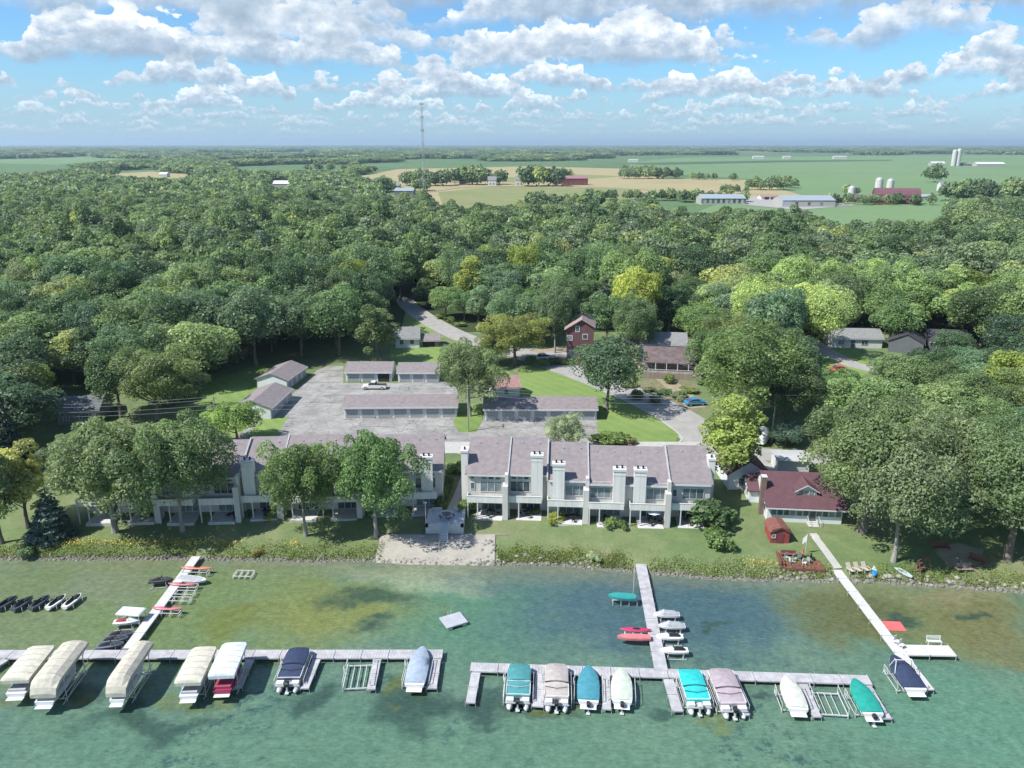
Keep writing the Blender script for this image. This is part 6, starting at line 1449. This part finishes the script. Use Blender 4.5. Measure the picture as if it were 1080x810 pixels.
kp = gat(922, 604); r = empty('kayak', (kp.x, kp.y, kp.z+.05), R(-22), 'blue and white kayak on the rocks right of the wooden chairs', 'kayak')
def kring(y, w_, h0): return [(-w_, y, .16), (-w_*.6, y, .03+h0), (w_*.6, y, .03+h0), (w_, y, .16), (w_*.5, y, .27), (-w_*.5, y, .27)]
MB().loft([kring(y, .38*w_, h0) for y, w_, h0 in ((-1.3, .05, .1), (-1, .5, .02), (-.4, .95, 0), (.1, .98, 0))]).build('stern_half', mat('blue_plastic', (.02, .22, .50), .4), r, smooth=True); MB().loft([kring(y, .38*w_, h0) for y, w_, h0 in ((.102, .98, 0), (.5, .9, 0), (1.1, .5, .02), (1.4, .05, .1))]).build('bow_half', m_white, r, smooth=True)
p = gat(952, 604); r = empty('paddle_board', (p.x, p.y, p.z+.08), R(22), 'pale paddle board lying on the grass under the leaning tree', 'paddle board')
MB().loft([[(-w_, y, 0), (w_, y, 0), (w_, y, .12), (-w_, y, .12)] for y, w_ in ((-1.5, .05), (-1.3, .25), (-.5, .42), (.5, .42), (1.3, .25), (1.5, .05))]).build('board', mat('pale_board', (.42, .50, .52), .4), r); MB().box(-.06, -.6, .122, .06, .6, .14).build('deck_pad', m_gsid, r)
def bench(u, v, rz, label, m, L=1.7, back=True, name='bench', roof=False):
    p = gat(u, v); c = empty(name, p, rz, label, 'bench', None); a = MB()
    for i in range(4): a.box(-L/2, -.28+i*.15, .42, L/2, -.15+i*.15, .46)
    a.build('seat', m, c)
    if back:
        a = MB()
        for i in range(4): a.box(-L/2, .34+i*.03, .52+i*.14, L/2, .38+i*.03, .63+i*.14)
        a.build('backrest', m, c)
    for x in (-L/2+.08, L/2-.08): MB().box(x-.04, -.25, 0, x+.04, -.17, .62).box(x-.04, .3, 0, x+.04, .38, .95).build('leg', m, c)
    return c
bench(1017, 603, R(4), 'grey bench by the fire pit at the right shore', m_wood, 2.2); bench(1030, 594, R(-48), 'red brown bench beyond the grey one by the fire pit', m_rust, 2.2); bench(992, 580, R(0), 'reddish bench under the trees behind the fire pit', m_rust, 2.4)
p = gat(972, 603); sw = empty('swing_frame', p, R(30), 'wooden swing seat in an A shaped frame at the shore', 'swing'); a = MB()
for x in (-1.1, 1.1): a.bar((x, -.7, 0), (x, 0, 2.0), .06, 4); a.bar((x, .7, 0), (x, 0, 2.0), .06, 4)
a.bar((-1.3, 0, 2.0), (1.3, 0, 2.0), .06, 4); a.build('frame', m_rust, sw)
MB().box(-.7, -.25, .5, .7, .25, .56).box(-.7, .25, .56, .7, .3, 1.1).build('swing_seat', m_rust, sw)
MB().bar((-.68, 0, .55), (-.68, 0, 1.98), .015, 4).bar((.68, 0, .55), (.68, 0, 1.98), .015, 4).build('chain', m_black, sw)
p = gat(1024, 601); fp = empty('fire_pit', (p.x-.2, p.y+1.6, p.z), 0, 'round stone fire pit among the benches of the right shore', 'fire pit'); a = MB()
for k in range(10): t0 = k*.628; a.ball((.55*math.cos(t0), .55*math.sin(t0), .12), (.2, .2, .16), 6, 4)
a.build('stone_ring', m_rock, fp); MB().ball((0, 0, .02), (.45, .45, .08), 10, 4).build('ashes', m_dark, fp)
# things on the red deck
dkp = bpy.data.objects['red_deck'].location
for i, (x, y, c_) in enumerate(((1.5, 1.2, m_white), (2.2, 2.0, m_metal), (3.2, 1.0, m_wsid), (4.6, 2.4, m_black), (4.0, 1.6, m_metal), (2.9, 2.5, m_gsid), (1.2, 2.2, m_metal))):
    P = bpy.data.objects['red_deck'].matrix_basis @ Vector((x, y, .345)); c = empty('deck_chair', P, gr.uniform(0, 6), '%s chair on the red deck' % ['white', 'grey metal', 'pale blue', 'black', 'small grey', 'dark grey', 'grey folding'][i], 'chair', 'chairs on the red deck')
    MB().box(-.24, -.24, .36, .24, .24, .42).build('seat', c_, c); MB().box(-.24, .22, .42, .24, .27, .9).build('backrest', c_, c)
    for sx in (-.2, .2):
        for sy in (-.2, .2): MB().box(sx-.02, sy-.02, 0, sx+.02, sy+.02, .36).build('leg', c_, c)
P = bpy.data.objects['red_deck'].matrix_basis @ Vector((3.4, 2.9, .345)); c = empty('patio_heater', P, 0, 'orange brown clay stove standing on the red deck', 'stove'); MB().ball((0, 0, .45), (.28, .28, .4), 10, 8).build('stove_body', mat('terracotta', (.42, .14, .05), .8), c, smooth=True); MB().bar((0, 0, .8), (0, 0, 1.5), .1, 8).build('stove_pipe', mat('terracotta', (.42, .14, .05)), c)
p = gat(849, 585); f_ = empty('flag', p, 0, 'white flag hanging on a pole beside the red deck', 'flag'); MB().bar((0, 0, 0), (0, 0, 3.2), .03, 6).build('pole', m_white, f_); MB().loft([[(-.02, y, z) for y, z in ((0, 3.1), (0, 2.0))]+[(.0, 0, 2.0), (0, 0, 3.1)], [(-.5, .15, 2.4), (-.5, .15, 1.5), (-.48, .15, 1.5), (-.48, .15, 2.4)]]).build('cloth', m_wsid, f_)
# ---------------------------------------------------------------- poles, wires, lamps, vehicles
def upole(u, v, h, label, arm=True, rz=0, r_=.14):
    p = gat(u, v); e = empty('utility_pole', p, rz, label, 'utility pole', 'wooden utility poles'); MB().bar((0, 0, -.5), (0, 0, h), r_, 8, r_*.7).build('pole', m_barkl, e)
    if arm:
        MB().box(-.06, -1.0, h-.6, .06, 1.0, h-.48).build('crossarm', m_wood, e)
        for y in (-.9, 0, .9): MB().bar((0, y, h-.48), (0, y, h-.28), .04, 6).build('insulator', m_metal, e)
    return p+Vector((0, 0, h))
t0 = upole(-40, 478, 9.5, 'utility pole outside the left edge of the wood'); t1 = upole(231, 470, 9.5, 'utility pole between the left townhouses and the bright bushy tree'); t2 = upole(494, 455, 9.2, 'pale pole on the grass island between the long garages')
t3 = upole(813.5, 467, 9.8, 'utility pole beside the side road on the right'); t4 = upole(1150, 440, 9.8, 'utility pole outside the right edge'); t5 = upole(655, 398, 9.5, 'utility pole behind the dark round tree by the road')
upole(505, 330, 9.0, 'utility pole standing in the trees along the upper road')
def wire(a, b, sag, label):
    mb = MB(); n = 14; P = [a.lerp(b, i/n)-Vector((0, 0, sag*4*(i/n)*(1-i/n))) for i in range(n+1)]
    for i in range(n): mb.bar(P[i], P[i+1], .022, 3)
    tag(mb.build('power_line', mat('wire', (.20, .21, .22), .6)), label, 'power line', 'power lines')
for k, (dy, dz) in enumerate(((-.9, -.3), (.9, -.3), (0, -1.6), (0, -2.4))):
    o_ = Vector((0, dy, dz)); nm_ = ['front upper', 'rear upper', 'upper telephone', 'lower telephone'][k]
    wire(t0+o_, t1+o_, .8, nm_+' wire over the left wood edge'); wire(t1+o_, t2+o_, .9, nm_+' wire crossing above the parking lot')
    if k < 3: wire(t2+o_, t3+o_, 1.2, nm_+' wire crossing above the road lawn'); wire(t3+o_, t4+o_, 1.0, nm_+' wire above the right yards')
    if k < 2: wire(t5+o_, t3+o_, .8, nm_+' wire from the road pole down to the side road pole')
p = gat(449.5, 562); e = empty('lamp_post', p, 0, 'slim white lamp post beside the beach terrace', 'lamp post'); MB().bar((0, 0, 0), (0, 0, 4.8), .06, 8).build('post', m_white, e); MB().box(-.25, -.12, 4.75, .25, .12, 4.9).build('lamp_head', m_white, e)
def car(loc, rz, body, label, kind='car', cat='car'):
    r = empty('parked_'+('pickup' if kind == 'pickup' else 'car'), loc, rz, label, cat, 'parked vehicles'); L = 5.4 if kind == 'pickup' else 4.4; w2 = .92; zb = .35
    low_ = [(-L/2, .35), (-L/2, .85), (-L/2+.1, .95), (-.9 if kind != 'pickup' else -.4, 1.02), (.9, 1.0), (L/2-.15, .82), (L/2, .6), (L/2, .35)]
    MB().extrude(low_, 'y', -w2, w2).build('body', body, r, bevel=.04)
    cab = [(-L/2+.5, 1.0), (-L/2+1.0, 1.45), (.3, 1.48), (1.05, 1.0)] if kind != 'pickup' else [(-.5, 1.02), (-.35, 1.65), (.7, 1.68), (1.35, 1.02)]
    c_ = MB().extrude(cab, 'y', -w2+.1, w2-.1).build('cabin', m_glass, r, bevel=.03); MB().extrude([(cab[1][0]+.05, cab[1][1]-.02), (cab[1][0]+.05, cab[1][1]+.04), (cab[2][0]-.05, cab[2][1]+.04), (cab[2][0]-.05, cab[2][1]-.02)], 'y', -w2+.12, w2-.12).build('roof', body, c_)
    if kind == 'pickup': MB().box(-L/2+.12, -w2+.12, .75, -.6, w2-.12, 1.025).build('cargo_bed', m_dark, r)
    for x in (-L/2+.85, L/2-.9):
        for s in (-1, 1):
            w_ = MB().bar((x, s*(w2-.2), .34), (x, s*(w2+.02), .34), .34, 14).build('wheel', m_black, r); MB().bar((x, s*(w2+.0), .34), (x, s*(w2+.035), .34), .19, 10).build('rim', m_metal, w_)
    for s in (-1, 1): MB().box(L/2-.04, s*.65-.16, .62, L/2+.01, s*.65+.16, .74).build('headlight', m_white, r)
    return r
m_wpaint = mat('white_paint', (.62, .62, .60), .3, .03); m_bluep = mat('blue_paint', (.03, .20, .38), .3, .04); m_redp = mat('red_paint', (.50, .05, .07), .3, .04)
car(gat(395, 410), R(180), m_wpaint, 'pale pickup truck parked before the open garage', 'pickup', 'pickup truck')
car(gat(733, 427), R(12), m_bluep, 'bright blue car parked beside the garden bed'); car(gat(886, 392), R(5), m_redp, 'red car on the drive of the bungalow at the right')
car(gat(574, 379), R(20), m_wpaint, 'white car half hidden in the shade by the red house')
p = gat(803, 466); r = empty('camper_trailer', (p.x, p.y, p.z), R(-30), 'rounded white camper trailer parked under the low blue green tree', 'trailer'); MB().loft([[(-w_, y, .5), (w_, y, .5), (w_, y, z), (w_*.7, y, z+.3), (-w_*.7, y, z+.3), (-w_, y, z)] for y, w_, z in ((-2.6, .9, 1.2), (-2.2, 1.15, 2.0), (1.8, 1.15, 2.1), (2.6, .9, 1.1))]).build('body', m_wpaint, r, smooth=True)
for s in (-1, 1): MB().bar((s*.95, -.2, .35), (s*1.16, -.2, .35), .35, 12).build('wheel', m_black, r)
p = gat(838, 480); r = empty('refuse_bin', (p.x, p.y, p.z), 0, 'dark wheeled refuse bin at the side road', 'bin'); MB().loft([[(-w_, -w_, z), (w_, -w_, z), (w_, w_, z), (-w_, w_, z)] for z, w_ in ((.1, .26), (1.0, .33))]).build('body', m_black, r); MB().box(-.36, -.38, 1.0, .36, .36, 1.06).build('lid', m_gsid, r)

# things that share a wording are told apart by their place (ORDINALS)
by = {}
for o in list(COL.objects):
    if 'category' in o.keys() and o.name.split('.')[0] in ('broadleaf_tree', 'spruce_tree'): by.setdefault(o['label'], []).append(o)
for lb, L_ in by.items():
    if 1 < len(L_) < 7:
        L_.sort(key=lambda o: pix(o.location)[0]); n = len(L_)
        for i, o in enumerate(L_):
            o['label'] = lb+', '+('leftmost' if i == 0 else 'rightmost' if i == n-1 else 'middle' if n == 3 else ['second', 'third', 'fourth', 'fifth'][i-1]+' from left')
